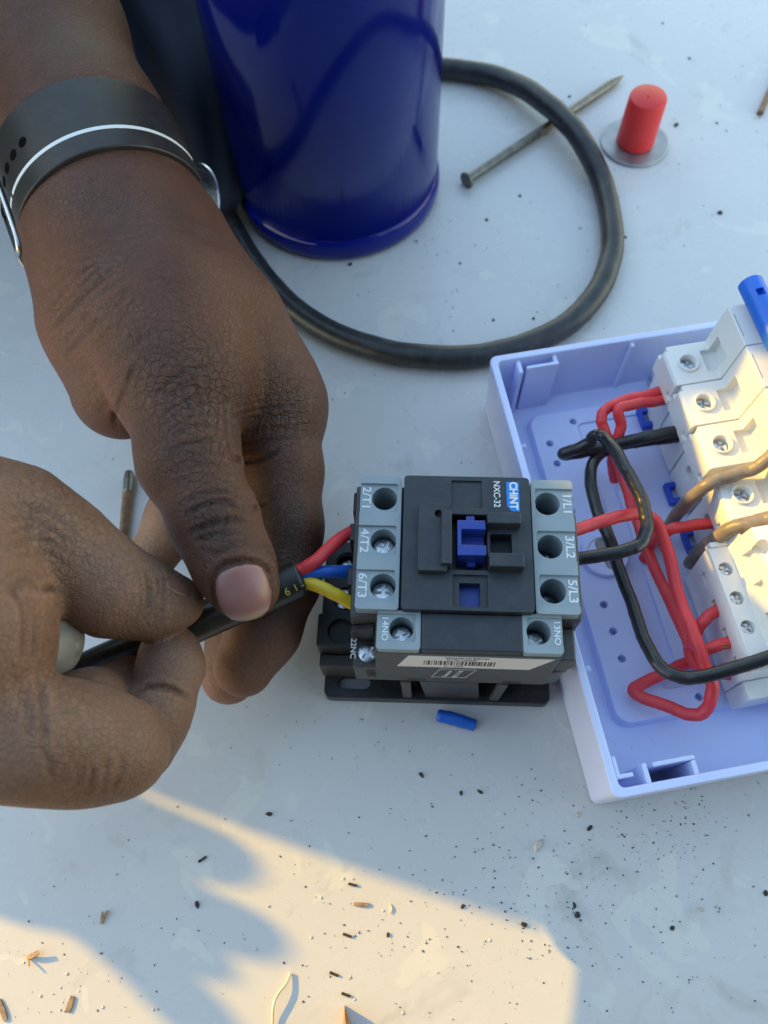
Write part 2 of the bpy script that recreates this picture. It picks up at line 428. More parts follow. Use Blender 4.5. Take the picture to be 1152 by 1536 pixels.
W0 = -.58; TE = math.tan(SUN_EL)
def shade_pt(u, h, dw=0.):
    """u across the light, h height over the shade line, metres -> point of the unseen shade mass"""
    w = W0 + dw
    return np.array([d2[0] * w + PERP[0] * u, d2[1] * w + PERP[1] * u, h - w * TE])
mm = .001
def sc(lst, dw=0.): return [(shade_pt(u * mm, h * mm, dw), r * mm) for u, h, r in lst]
body = [  # unseen torso forms fitted to the wanted shadow, gap left for the sun
    (sc([(66, -330, 66), (66, -40, 65), (69, 0, 62), (73, 40, 60)]), .02, .02, .02),
    (sc([(80, 32, 58), (84, 30, 58)]), .02, .006, .006),
    (sc([(100, 0, 60), (230, 0, 60)]), .02, .006, .006),
    (sc([(80, -120, 75), (330, -120, 90)]), .02, .03, .03),
    (sc([(80, -260, 80), (330, -260, 100)]), .02, .03, .03),
    (sc([(200, -330, 90), (420, -330, 100)]), .02, .03, .03),
    (sc([(275, 60, 79), (330, 70, 90), (460, 40, 120), (560, -100, 140)]), .02, .012, .012),
    (sc([(430, -200, 120), (600, -300, 140)]), .02, .03, .03),
]
fingers = [  # unseen finger forms added to cast the lobed shadow edge
    (sc([(-22.5, -49, 19), (-32, -46, 18), (-44, -52, 14)], .05), .008, .004, .004),
    (sc([(-14.5, -55, 9), (-14.5, -27.5, 8.5)], .05), .004, .003, .0015),
    (sc([(-32, -50, 8), (-32, -19, 7.5)], .05), .004, .003, .0015),
    (sc([(-44.5, -50, 6), (-44.5, -21, 4.6)], .05), .004, .003, .0015),
    (sc([(-43, -42, 8), (-57, -22, 5.5), (-97, 24, 8)], .05), .004, .003, .0015),
]
V, F = sdf_mesh(body, .0042)
person = thing('person', 'person in navy clothes holding a black cable with both hands, watch on one wrist', 'person', W(-40, 900, 0))
def pmesh(name, V, F, material, smooth=0, tone=None):
    me = bpy.data.meshes.new(name); me.from_pydata((V - np.array(person.location)).tolist(), [], F.tolist()); me.update()
    me.shade_smooth()
    if tone is not None:
        a = me.color_attributes.new('tone', 'FLOAT_COLOR', 'POINT'); a.data.foreach_set('color', tone.astype(np.float32).ravel())
    me.materials.append(M[material])
    o = bpy.data.objects.new(name, me); col.objects.link(o); o.parent = person
    return o
pmesh('shade_body', V, F, 'cloth')
V, F = sdf_mesh(fingers, .0014)
pmesh('shade_fingers', V, F, 'cloth')
# second person standing at the near edge of the table, out of frame, added to dim the near side
ph = thing('person', 'unseen person in dark clothes added at the near edge to dim the table', 'person', (.05, -.55, -.8))
def bc(l, k=.04): return ([(np.array(p), r) for p, r in l], k, .05, .05)
V, F = sdf_mesh([bc([((.05, -.38, -.75), .17), ((.05, -.34, -.2), .19), ((.07, -.33, .20), .22), ((.07, -.28, .55), .19)]),
                 bc([((-.16, -.36, -.3), .16), ((-.14, -.34, .25), .17), ((-.10, -.30, .55), .13)]), bc([((.28, -.36, -.3), .16), ((.28, -.34, .25), .17), ((.24, -.30, .55), .13)]),
                 bc([((.26, -.30, .50), .075), ((.36, -.26, .24), .055), ((.20, -.12, .28), .040), ((.085, -.075, .315), .034), ((.075, -.015, .325), .022)]),
                 bc([((-.12, -.36, .45), .075), ((-.22, -.30, .24), .055), ((-.10, -.16, .30), .040), ((-.045, -.085, .33), .028)]),
                 bc([((.06, -.20, .62), .08), ((.06, -.04, .66), .115)])], .012)
me = bpy.data.meshes.new('shade_body'); me.from_pydata((V - np.array(ph.location)).tolist(), [], F.tolist()); me.shade_smooth(); me.materials.append(M['cloth'])
o = bpy.data.objects.new('shade_body', me); col.objects.link(o); o.parent = ph
pv = box(-.022, -.130, .006, .056, .024, .0145)  # slab behind the camera, added to block light from above
CM = np.array(camo.matrix_world)
pho = mesh_obj('shade_phone', [([tuple((CM @ np.array([*p, 1]))[:3]) for p in pv[0]], pv[1])], 'strap', None, 35, .002)
tag(pho, 'unseen black handset added over the table to dim it', 'shade_phone')

# ------------------------------------------------------------------ hands
def J(x, y, z, rp):
    P = W(x, y, z); return P, rp * depth(P) / FPX
def ch(pts, k, kroot, kelse): return ([J(*p) for p in pts], k, kroot, kelse)
def vnormals(V, F):
    n = np.cross(V[F[:, 2]] - V[F[:, 0]], V[F[:, 3]] - V[F[:, 1]])
    N = np.zeros_like(V)
    for i in range(4): np.add.at(N, F[:, i], n)
    return N / np.maximum(np.linalg.norm(N, axis=1), 1e-12)[:, None]
def ray(bvh, x, y):
    d = RM @ np.array([(x - 576) / FPX, -(y - 768) / FPX, -1.0]); d /= np.linalg.norm(d)
    h = bvh.ray_cast(Vector(CP), Vector(d)); return (np.array(h[0]), np.array(h[1])) if h[0] is not None else (None, None)
def resample(pl, step=4.):
    P = spline([(a, b, 0) for a, b in pl], 8)[:, :2]; return P
def apply_creases(V, N, bvh, creases):
    """creases: (pixel polyline, depth mm, half width mm); pressed into the skin"""
    disp = np.zeros(len(V))
    for pl, dep, wid in creases:
        pts = [ray(bvh, *q)[0] for q in resample(pl)]
        pts = [p for p in pts if p is not None]
        if len(pts) < 2: continue
        P = np.array(pts); wid *= mm; dep *= mm
        lo = P.min(0) - wid * 3; hi = P.max(0) + wid * 3
        s = np.where(((V > lo) & (V < hi)).all(1))[0]
        if not len(s): continue
        Q = V[s]; best = np.full(len(s), 1e9); tt = np.zeros(len(s))
        nseg = len(P) - 1
        for i in range(nseg):
            ab = P[i + 1] - P[i]; L2 = ab @ ab
            if L2 > (6 * mm) ** 2: continue
            t = np.clip(((Q - P[i]) @ ab) / max(L2, 1e-14), 0, 1)
            dd = np.linalg.norm(Q - P[i] - t[:, None] * ab, axis=1)
            m = dd < best; best[m] = dd[m]; tt[m] = (i + t[m]) / nseg
        env = np.clip(np.minimum(tt, 1 - tt) * 4 + .25, 0, 1)
        x = best / wid
        # groove with slightly raised lips
        disp[s] += env * dep * (-np.exp(-x ** 2) + .28 * np.exp(-((x - 1.9) ** 2)))
    return V + N * disp[:, None], disp
def family(a, b, n, jit=3., dep=.35, wid=.7, cut=.0):
    """n wrinkles interpolated between two pixel polylines"""
    out = []
    for i in range(n):
        t = (i + .5) / n
        pl = [((1 - t) * p[0] + t * q[0] + random.uniform(-jit, jit), (1 - t) * p[1] + t * q[1] + random.uniform(-jit, jit)) for p, q in zip(a, b)]
        if cut and len(pl) > 2 and random.random() < cut: pl = pl[:-1] if random.random() < .5 else pl[1:]
        out.append((pl, dep * random.uniform(.5, 1.15), wid * random.uniform(.75, 1.2)))
    return out
def paint(V, base, spots, rough=()):
    """pigment: spots = (x, y, z, radius px, colour, strength)"""
    C_ = np.tile(np.array(base), (len(V), 1))
    for x, y, z, rp, c, s in spots:
        P, r = J(x, y, z, rp)
        w = s * np.exp(-(np.linalg.norm(V - P, axis=1) / r) ** 2)
        C_ = C_ * (1 - w[:, None]) + np.array(c) * w[:, None]
    A_ = np.full((len(V), 1), .12)
    for x, y, z, rp, st in rough:
        P, r = J(x, y, z, rp); A_[:, 0] += st * np.exp(-(np.linalg.norm(V - P, axis=1) / r) ** 2)
    return np.hstack([C_, np.clip(A_, 0, 1)])

BASE = (.092, .037, .022); DARK = (.030, .017, .014); WARM = (.155, .062, .038); PALM = (.30, .15, .10); RED = (.15, .062, .044); ASH = (.095, .058, .048)

# hand that comes from above, with the watch
ARM = [(-50, -190, .100, 128), (62, 50, .092, 116), (132, 215, .084, 116), (180, 340, .080, 122)]
rh = [
    ch(ARM + [(250, 470, .080, 122), (280, 570, .080, 98)], .012, .02, .02),
    ch([(165, 370, .072, 118), (160, 480, .066, 88), (182, 585, .058, 74)], .012, .016, .010),
    ch([(240, 400, .074, 112), (325, 500, .070, 98), (392, 588, .058, 80), (410, 618, .054, 74)], .012, .02, .004),
    # thumb
    ch([(272, 560, .080, 100), (283, 690, .082, 71), (322, 782, .082, 61), (352, 850, .081, 55), (369, 884, .0795, 47)], .007, .02, .002),
    # index finger, under the cable
    ch([(408, 612, .054, 74), (424, 705, .051, 57), (428, 790, .048, 53), (424, 870, .043, 53), (396, 945, .038, 51), (366, 1000, .036, 45)], .006, .012, .0012),
    # middle finger behind it
    ch([(380, 640, .048, 60), (400, 760, .032, 48), (392, 870, .026, 48), (362, 960, .024, 47), (344, 1014, .024, 42)], .006, .006, .001),
    # ring finger, palm side showing
    ch([(300, 640, .056, 70), (305, 720, .046, 52), (268, 775, .040, 44), (232, 830, .036, 37)], .006, .006, .001),
]
V, F = sdf_mesh(rh, .00078)
N = vnormals(V, F); bvh = BVHTree.FromPolygons(V.tolist(), F.tolist())
cre = []
cre += [([(276, 775), (300, 760), (332, 752), (362, 764)], .75, .8), ([(283, 801), (308, 789), (343, 779), (368, 781)], .8, .8), ([(292, 812), (322, 803), (352, 799)], .5, .7),
        ([(330, 800), (338, 786), (341, 776)], .4, .6), ([(300, 824), (328, 828), (352, 818)], .35, .7), ([(270, 757), (296, 742), (330, 736), (352, 742)], .45, .8)]
cre += [([(338, 575), (338, 610), (341, 650), (346, 690)], .35, .9), ([(348, 689), (372, 691), (398, 686), (418, 675)], 1.0, .9), ([(381, 766), (392, 757), (404, 752)], .8, .8),
        ([(172, 640), (176, 610), (192, 570), (205, 540)], .7, 1.1)]
cre += family([(345, 600), (390, 592), (450, 586)], [(345, 672), (400, 664), (474, 660)], 8, 3, .32, .7)
cre += family([(362, 585), (372, 630), (370, 660)], [(448, 580), (462, 625), (465, 660)], 6, 4, .18, .6)
cre += family([(225, 590), (265, 560), (310, 540)], [(258, 720), (300, 700), (348, 705)], 11, 6, .30, .75)
cre += family([(225, 560), (250, 610), (262, 660)], [(312, 540), (328, 590), (330, 650)], 8, 6, .22, .7)
cre += family([(60, 470), (110, 415), (165, 370)], [(150, 620), (200, 560), (255, 520)], 17, 4, .30, .85, .4)
cre += family([(80, 350), (150, 330), (240, 322)], [(70, 440), (130, 408), (230, 395)], 8, 5, .13, .8)
cre += family([(372, 800), (400, 815), (440, 810)], [(380, 840), (410, 845), (455, 840)], 4, 3, .2, .6)
cre += [([(318, 868), (328, 852), (345, 844), (370, 841), (392, 847), (405, 862), (409, 885)], .8, .7), ([(318, 868), (318, 890), (326, 915)], .6, .7), ([(409, 885), (405, 910), (396, 925)], .6, .7)]
cre += [([(313, 905), (312, 875), (322, 850), (342, 836), (368, 832), (396, 838), (413, 856), (417, 885), (412, 910)], -.55, 1.3)]
V, disp = apply_creases(V, N, bvh, cre)
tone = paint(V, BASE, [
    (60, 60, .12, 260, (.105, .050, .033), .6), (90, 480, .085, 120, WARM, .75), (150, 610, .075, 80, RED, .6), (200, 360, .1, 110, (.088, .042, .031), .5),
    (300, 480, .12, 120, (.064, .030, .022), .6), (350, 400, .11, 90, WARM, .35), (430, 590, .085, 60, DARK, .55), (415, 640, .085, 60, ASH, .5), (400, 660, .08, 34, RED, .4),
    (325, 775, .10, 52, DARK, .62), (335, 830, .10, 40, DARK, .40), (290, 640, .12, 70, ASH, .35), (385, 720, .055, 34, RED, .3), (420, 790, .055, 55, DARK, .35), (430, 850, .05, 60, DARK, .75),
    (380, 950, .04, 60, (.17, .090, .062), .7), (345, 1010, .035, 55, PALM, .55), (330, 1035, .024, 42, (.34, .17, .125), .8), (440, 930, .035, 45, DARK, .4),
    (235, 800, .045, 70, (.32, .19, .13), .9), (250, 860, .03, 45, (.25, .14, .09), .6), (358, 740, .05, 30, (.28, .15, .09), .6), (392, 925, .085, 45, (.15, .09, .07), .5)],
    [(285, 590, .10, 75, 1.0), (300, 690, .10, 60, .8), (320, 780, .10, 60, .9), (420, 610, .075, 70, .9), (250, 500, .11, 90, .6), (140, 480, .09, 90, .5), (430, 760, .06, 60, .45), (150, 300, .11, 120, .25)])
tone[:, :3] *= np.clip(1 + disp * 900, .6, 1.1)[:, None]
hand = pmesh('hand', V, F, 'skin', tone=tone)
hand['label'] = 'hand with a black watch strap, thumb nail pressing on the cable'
bvh_r = BVHTree.FromPolygons(V.tolist(), F.tolist())

def finger_nail(name, bvh, cx, cy, rx, ry, rot, material, parent, lift=.00030, nu=30, nv=30, tint=(.27, .130, .118)):
    vs, fs = [], []
    c, s = math.cos(rad(rot)), math.sin(rad(rot))
    top, bot = {}, {}; cols = []
    for i in range(nu + 1):
        for j in range(nv + 1):
            a, b = i / nu * 2 - 1, j / nv * 2 - 1
            # squircle disc mapping
            x = a * (.82 * math.sqrt(max(0, 1 - b * b * .5)) + .18 * (1 - .12 * b * b)) ; y = b * (.82 * math.sqrt(max(0, 1 - a * a * .5)) + .18 * (1 - .16 * a * a))
            px = cx + (x * rx) * c - (y * ry) * s; py = cy + (x * rx) * s + (y * ry) * c
            p, n = ray(bvh, px, py)
            if p is None: return None
            e = max(abs(a), abs(b)); l = lift * (1 - 1.9 * max(0, abs(a) - .80) / .2 - 2.2 * max(0, -b - .72) / .28 + .5 * max(0, b))
            top[i, j] = len(vs); vs.append(tuple(p + n * l)); bot[i, j] = len(vs); vs.append(tuple(p - n * .0008))
            k1 = min(1, max(0, (e - .72) / .28)) ** 1.5; k2 = min(1, max(0, (b - .72) / .2)); base = np.array(tint); cc = base * (1 - .45 * k1) ; cc = cc * (1 - .55 * k2) + np.array((.40, .29, .21)) * .55 * k2; cc = cc * (1 + .12 * max(0, -b - .45))
            cols += [(*cc, 1)] * 2
    for i in range(nu):
        for j in range(nv):
            fs.append((top[i, j], top[i + 1, j], top[i + 1, j + 1], top[i, j + 1])); fs.append((bot[i, j], bot[i, j + 1], bot[i + 1, j + 1], bot[i + 1, j]))
    for i in range(nu):
        fs.append((top[i, 0], bot[i, 0], bot[i + 1, 0], top[i + 1, 0])); fs.append((top[i, nv], top[i + 1, nv], bot[i + 1, nv], bot[i, nv]))
    for j in range(nv):
        fs.append((top[0, j], top[0, j + 1], bot[0, j + 1], bot[0, j])); fs.append((top[nu, j], bot[nu, j], bot[nu, j + 1], top[nu, j + 1]))
    loc = np.array(person.location)
    o = mesh_obj(name, [([tuple(np.array(v) - loc) for v in vs], fs)], material, parent, 60)
    at = o.data.color_attributes.new('tone', 'FLOAT_COLOR', 'POINT'); at.data.foreach_set('color', np.array(cols, np.float32).ravel())
    return o
finger_nail('nail', bvh_r, 365, 885, 45, 44, -14, 'nail_skin', hand)

# hand that comes from the side
lh = [
    ch([(-110, 880, .112, 145), (-84, 940, .107, 130), (-70, 1000, .102, 108)], .012, .02, .02),
    ch([(-85, 960, .106, 120), (-200, 1060, .106, 120), (-330, 1180, .104, 128)], .012, .02, .02),
    ch([(-60, 775, .108, 105), (20, 790, .100, 86), (92, 832, .093, 74), (168, 884, .086, 64), (232, 904, .078, 47), (272, 904, .074, 32)], .008, .010, .003),
    ch([(-64, 1092, .100, 102), (50, 1108, .095, 82), (135, 1118, .085, 75), (186, 1124, .080, 67)], .010, .010, .003),
    ch([(200, 1114, .067, 64), (224, 1078, .066, 55), (244, 1046, .066, 50)], .005, .0007, .0006),
    ch([(248, 1026, .067, 48), (256, 1000, .067, 47), (255, 980, .067, 43)], .004, .0012, .0008),
    ch([(20, 1090, .084, 60), (130, 1062, .076, 52), (182, 1034, .060, 42), (198, 1004, .056, 36)], .006, .006, .001),
]
V, F = sdf_mesh(lh, .00078)
N = vnormals(V, F); bvh = BVHTree.FromPolygons(V.tolist(), F.tolist())
cre = [([(204, 1036), (228, 1030), (256, 1034), (284, 1048)], 1.0, .8), ([(66, 885), (78, 882), (86, 888)], .8, .9)]
cre += family([(205, 850), (212, 885), (205, 930)], [(250, 868), (248, 895), (240, 930)], 7, 3, .45, .7)
cre += family([(5, 880), (30, 920), (28, 990)], [(62, 890), (64, 930), (60, 990)], 6, 3, .35, .8)
cre += family([(0, 870), (25, 850), (60, 860)], [(20, 900), (45, 885), (66, 890)], 4, 3, .35, .8)
cre += family([(10, 1000), (35, 1060), (48, 1110)], [(58, 1010), (66, 1070), (75, 1120)], 4, 4, .35, .9)
cre += family([(55, 1120), (70, 1150), (72, 1175)], [(200, 1128), (190, 1160), (175, 1188)], 13, 7, .24, .75, .5)
cre += family([(0, 750), (50, 745), (100, 770)], [(20, 840), (70, 840), (120, 870)], 9, 6, .20, .8)
cre += family([(20, 740), (30, 790), (25, 830)], [(110, 770), (120, 820), (100, 860)], 7, 6, .16, .8)
V, disp = apply_creases(V, N, bvh, cre)
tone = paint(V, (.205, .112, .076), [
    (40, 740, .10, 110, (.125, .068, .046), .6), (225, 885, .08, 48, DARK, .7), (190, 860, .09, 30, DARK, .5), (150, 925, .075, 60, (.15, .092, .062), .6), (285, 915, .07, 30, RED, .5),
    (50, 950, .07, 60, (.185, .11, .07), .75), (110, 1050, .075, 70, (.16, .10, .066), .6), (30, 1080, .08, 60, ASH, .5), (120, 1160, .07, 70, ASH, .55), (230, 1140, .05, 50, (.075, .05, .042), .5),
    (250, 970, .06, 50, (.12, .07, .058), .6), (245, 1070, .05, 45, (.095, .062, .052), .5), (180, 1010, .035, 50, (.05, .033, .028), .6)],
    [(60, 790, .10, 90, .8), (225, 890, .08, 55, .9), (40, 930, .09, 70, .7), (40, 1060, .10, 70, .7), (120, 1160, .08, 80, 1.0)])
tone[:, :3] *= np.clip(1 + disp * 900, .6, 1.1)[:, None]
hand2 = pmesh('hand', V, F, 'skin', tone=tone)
hand2['label'] = 'bare hand pinching the cable between thumb and bent forefinger'
bvh_l = BVHTree.FromPolygons(V.tolist(), F.tolist())
finger_nail('nail', bvh_l, 268, 880, 22, 10, 26, 'nail_skin', hand2, lift=.00016, tint=(.17, .082, .058))

# trousers: folded cloth standing behind the wrist
def trousers():
    A = W(318, 330, .010); B = W(272, 40, .03); C2 = W(240, -260, .06); D_ = W(215, -520, .08)
    S = spline([A, B, C2, D_], 26); n = len(S); seg = 72; v, f = [], []
    T = np.gradient(S, axis=0); T /= np.linalg.norm(T, axis=1)[:, None]
    for i in range(n):
        u = np.cross(T[i], [0, 0, 1]); u /= np.linalg.norm(u); w = np.cross(u, T[i])
        s = i / (n - 1); r = .014 + .040 * min(1, s * 3.0) ** .8
        for k in range(seg):
            a = 2 * math.pi * k / seg
            rr = r * (1 + .10 * math.sin(a * 5 + s * 9) + .07 * math.sin(a * 9 - s * 16 + 1) + .05 * math.sin(a * 3 + s * 30))
            v.append(S[i] + u * rr * math.cos(a) + w * rr * math.sin(a) * .8 + np.array([0, 0, r * .5]))
    for i in range(n - 1):
        for k in range(seg):
            j = (k + 1) % seg; f.append((i * seg + k, i * seg + j, (i + 1) * seg + j, (i + 1) * seg + k))
    f.append(tuple(range(seg))[::-1]); f.append(tuple((n - 1) * seg + k for k in range(seg)))
    loc = np.array(person.location)
    o = mesh_obj('trousers', [([tuple(np.array(p) - loc) for p in v], f)], 'cloth', person, 80)
    o['label'] = 'dark navy folded cloth of the trousers'
trousers()

# ------------------------------------------------------------------ wrist watch
def watch():
    A, ra = J(*ARM[1]); B, rb = J(*ARM[3]); ax = (B - A) / np.linalg.norm(B - A)
    best = None
    for sx in np.linspace(-.3, 1.3, 161):
        c_ = A + (B - A) * sx; r_ = ra + (rb - ra) * sx
        view = CP - c_; view -= ax * (view @ ax); e_ = view / np.linalg.norm(view)
        q = RM.T @ (c_ + e_ * r_ - CP); py = 768 - FPX * q[1] / -q[2]
        if best is None or abs(py - 188) < best[0]: best = (abs(py - 188), c_, r_, e_)
    _, c0, r0, e1 = best; e2 = np.cross(ax, e1)      # e1 to camera, e2 sideways
    wt = thing('wrist_watch', 'black strap wrist watch with white stripe and steel buckle', 'watch', c0)
    def band(a0, a1, s0, s1, ri, ro, n=72, close=False):
        v, f = [], []
        for i in range(n + 1):
            a = rad(a0 + (a1 - a0) * i / n); d = e1 * math.cos(a) + e2 * math.sin(a)
            for r, s in ((ri, s0), (ro, s0), (ro, s1), (ri, s1)):
                v.append(tuple(ax * s + d * r))
        for i in range(n):
            for k in range(4):
                j = (k + 1) % 4; f.append((4 * i + k, 4 * i + j, 4 * i + 4 + j, 4 * i + 4 + k))
        f.append((0, 1, 2, 3)); f.append((4 * n + 3, 4 * n + 2, 4 * n + 1, 4 * n))
        return v, f
    ri = r0 * 1.0 + .0016; ro = ri + .0030; hw = .0162
    sg = 1 if (e2 @ (W(300, 220, .11) - c0)) > 0 else -1
    st = mesh_obj('strap', [band(-175 * sg, 78 * sg, -hw, hw, ri, ro)], 'strap', wt, 50, .0007, 3)
    mesh_obj('stripe', [band(-58 * sg, 74 * sg, hw * .43, hw * .52, ro - .0003, ro + .00012)], 'ink_white', st, 50)
    mesh_obj('stripe', [band(-68 * sg, -61 * sg, hw * .43, hw * .52, ro - .0003, ro + .00012)], 'ink_white', st, 50)
    for a in (-34, -44, -54, -64):  # black discs carry the shade of punched holes in their colour
        d = e1 * math.cos(rad(a * sg)) + e2 * math.sin(rad(a * sg)); t = np.cross(ax, d); p = d * (ro + .00006) - ax * hw * .10
        vs = [tuple(p + (ax * math.cos(q) + t * math.sin(q)) * .0019) for q in np.linspace(0, 2 * math.pi, 20, False)] + [tuple(p - d * .001 + (ax * math.cos(q) + t * math.sin(q)) * .0019) for q in np.linspace(0, 2 * math.pi, 20, False)]
        mesh_obj('strap_hole_disc', [(vs, [tuple(range(20)), tuple(range(39, 19, -1))] + [(i, (i + 1) % 20, 20 + (i + 1) % 20, 20 + i) for i in range(20)])], 'hole_shade', st, 30)
    # buckle frame
    def pt(a, s, r): 
        a = rad(a * sg); return e1 * math.cos(a) * r + e2 * math.sin(a) * r + ax * s
    fr = [pt(-74, -hw - .002, ro + .001), pt(-74, hw + .0022, ro + .001), pt(-86, hw + .0028, ro + .0022), pt(-98, hw + .0022, ro + .001), pt(-98, -hw - .002, ro + .001)]
    mesh_obj('buckle', [tube(fr, .0011, 12, 8), tube([pt(-74, 0, ro + .002), pt(-86, 0, ro + .003), pt(-98, 0, ro + .0015)], .0009, 10, 6)], 'chrome', wt, 50)
    mesh_obj('strap_tail', [band(-125 * sg, -88 * sg, -hw, hw * 1.05, ro + .0006, ro + .0032, 24)], 'strap', wt, 50, .0006)
    # case on the far side of the wrist
    cd = math.radians(128 * sg); d = e1 * math.cos(cd) + e2 * math.sin(cd); t = np.cross(ax, d)
    def disc(r, z0, z1, n=40):
        vs = [tuple(d * (ri + z) + (ax * math.cos(q) + t * math.sin(q)) * rr) for z, rr in ((z0, r * .97), (z0 + .001, r), (z1 - .001, r), (z1, r * .94)) for q in np.linspace(0, 2 * math.pi, n, False)]
        fs = [(k * n + i, k * n + (i + 1) % n, (k + 1) * n + (i + 1) % n, (k + 1) * n + i) for k in range(3) for i in range(n)] + [tuple(range(n))[::-1], tuple(range(3 * n, 4 * n))]
        return vs, fs
    ca = mesh_obj('case', [disc(.0170, -.001, .0085)], 'case', wt, 40)
    mesh_obj('bezel', [disc(.0174, .0066, .0086)], 'chrome', ca, 40)
    mesh_obj('crown', [tube([d * (ri + .004) + ax * .0180, d * (ri + .004) + ax * .0212], .0018, 12, 3)], 'case', ca, 40)
watch()

# ------------------------------------------------------------------ blue gas cylinder
cb = W(508, 279, 0); cyl = thing('gas_cylinder', 'glossy dark blue metal cylinder with a rolled foot', 'cylinder', cb)
RC = .0500
mesh_obj('body', [lathe([(RC * .96, .012), (RC, .0135), (RC, .20), (RC * .93, .215), (RC * .7, .228), (RC * .25, .232), (RC * .25, .245), (.001, .246)], 96)], 'can', cyl, 60)
mesh_obj('foot_ring', [lathe([(RC * .90, .0004), (RC * .98, .0003), (RC * 1.015, .002), (RC * 1.03, .006), (RC * 1.022, .010), (RC * .998, .0132), (RC * .95, .0138)], 96)], 'can', cyl, 60)

# ------------------------------------------------------------------ loose black cable looped on the table
rc_ = .0054; rr_ = .0055
lp = [(330, 150, .020), (318, 215, .016), (328, 290, .010), (355, 352, .006), (400, 420, rr_), (465, 480, rr_), (560, 522, rr_), (660, 536, rr_), (755, 527, rr_), (845, 490, rr_), (900, 430, rr_), (919, 360, rr_), (905, 280, .0055), (868, 205, .0105), (815, 152, .0105), (750, 117, .0065), (670, 103, rr_), (590, 105, rr_), (510, 130, rr_), (440, 170, .006), (380, 190, .012), (330, 150, .020)]
o = mesh_obj('cable', [tube(wpts(lp), rc_, 20, 14, jit=.00010)], 'rubber', None, 60)
tag(o, 'thick black rubber cable lying in a loop round the blue cylinder', 'cable')

# ------------------------------------------------------------------ steel nail, cap and washer, rusty bits
def nail_thing(name, a, b, r, head_r, label, material, tip=.012):
    A = W(*a); B = W(*b); d = (B - A) / np.linalg.norm(B - A)
    t = thing(name, label, 'nail', A)
    P0 = A - A; L = np.linalg.norm(B - A)
    u = np.cross(d, [0, 0, 1]); u /= np.linalg.norm(u); w = np.cross(d, u)
    def rings(prof, seg=18):
        v = [tuple(d * s + (u * math.cos(q) + w * math.sin(q)) * r_) for s, r_ in prof for q in np.linspace(0, 2 * math.pi, seg, False)]
        f = [(k * seg + i, k * seg + (i + 1) % seg, (k + 1) * seg + (i + 1) % seg, (k + 1) * seg + i) for k in range(len(prof) - 1) for i in range(seg)]
        return v, f + [tuple(range(seg))[::-1], tuple((len(prof) - 1) * seg + i for i in range(seg))]
    mesh_obj('shank', [rings([(.0012, r), (L * .3, r * 1.02), (L * .6, r * .98), (L - tip, r), (L - tip * .3, r * .45), (L, r * .06)])], material, t, 40)
    if head_r: mesh_obj('head', [rings([(-.0002, head_r * .8), (0, head_r), (.0010, head_r), (.0016, r * 1.1)])], material, t, 40)
    return t
nail_thing('nail', (699, 271, .0036), (936, 113, .0026), .0023, .0042, 'long dull steel nail lying under the looped cable', 'steel', .010)
nail_thing('nail', (340, 505, .0018), (418, 452, .0018), .0015, 0, 'thin copper coloured nail end poking out under the cable', 'rust')
nail_thing('nail', (1139, 172, .0016), (1180, 80, .0016), .0016, 0, 'brown rusty nail beyond the red cap', 'rust', .004)
o = thing('match_stick', 'burnt dark tipped brown stick lying beside the hands', 'stick', W(193, 706, .002))
b0 = W(193, 706, .002)
mesh_obj('stick', [tube([W(192, 730, .0022) - b0, W(186, 790, .0022) - b0, W(182, 850, .0022) - b0], [.0020, .0018, .0019], 12, 6)], 'rust', o, 50)
mesh_obj('tip', [tube([W(194, 708, .0024) - b0, W(193, 720, .0024) - b0, W(191.5, 738, .0024) - b0], [.0017, .0022, .0020], 12, 6)], 'steel', o, 50)

wp = W(951, 216, 0)
o = mesh_obj('washer', [lathe([(.0040, .0003), (.0172, .0002), (.0176, .0006), (.0174, .0015), (.0170, .0018), (.0040, .0019)], 56)], 'washer'); o.location = Vector(wp)
tag(o, 'round silver washer under the red cap', 'washer')
o = mesh_obj('plastic_cap', [lathe([(.0090, .0020), (.0097, .0024), (.0096, .010), (.0093, .0268), (.0090, .0277), (.0083, .0282), (.0012, .0283), (.0009, .0286), (.0002, .0287)], 56)], 'red_cap'); o.location = Vector(wp)
tag(o, 'red plastic cylinder cap standing on the washer', 'cap')

# ------------------------------------------------------------------ contactor
CF = Frame(W(700, 815, .07) * np.array([1, 1, 0]), rad(-4.6))
con = thing('contactor', 'grey electrical contactor with blue slider and coloured wires in its terminals', 'contactor', CF.o, CF.a)
def cl(x, y, z): p = CF.L(x, y, z); return p[0], p[1]
def cbox(x0, y0, x1, y1, zt, zb):
    a = [cl(x0, y0, zt), cl(x0, y1, zt), cl(x1, y0, zt), cl(x1, y1, zt)]
    return box((a[0][0] + a[1][0]) / 2, (a[1][1] + a[3][1]) / 2, zb, (a[2][0] + a[3][0]) / 2, (a[0][1] + a[2][1]) / 2, zt)
k = mm
# base plate with slots
bp_ = mesh_obj('base_plate', [prism(rrect(-48 * k, -35.5 * k, 34.5 * k, 22 * k, 2.5 * k), .0002, .0065)], 'black_plastic', con, 35, .0006)
bool_cut(bp_, [prism(rrect(-43 * k, -32.2 * k, -31 * k, -27.2 * k, 2.4 * k), -.01, .02)])
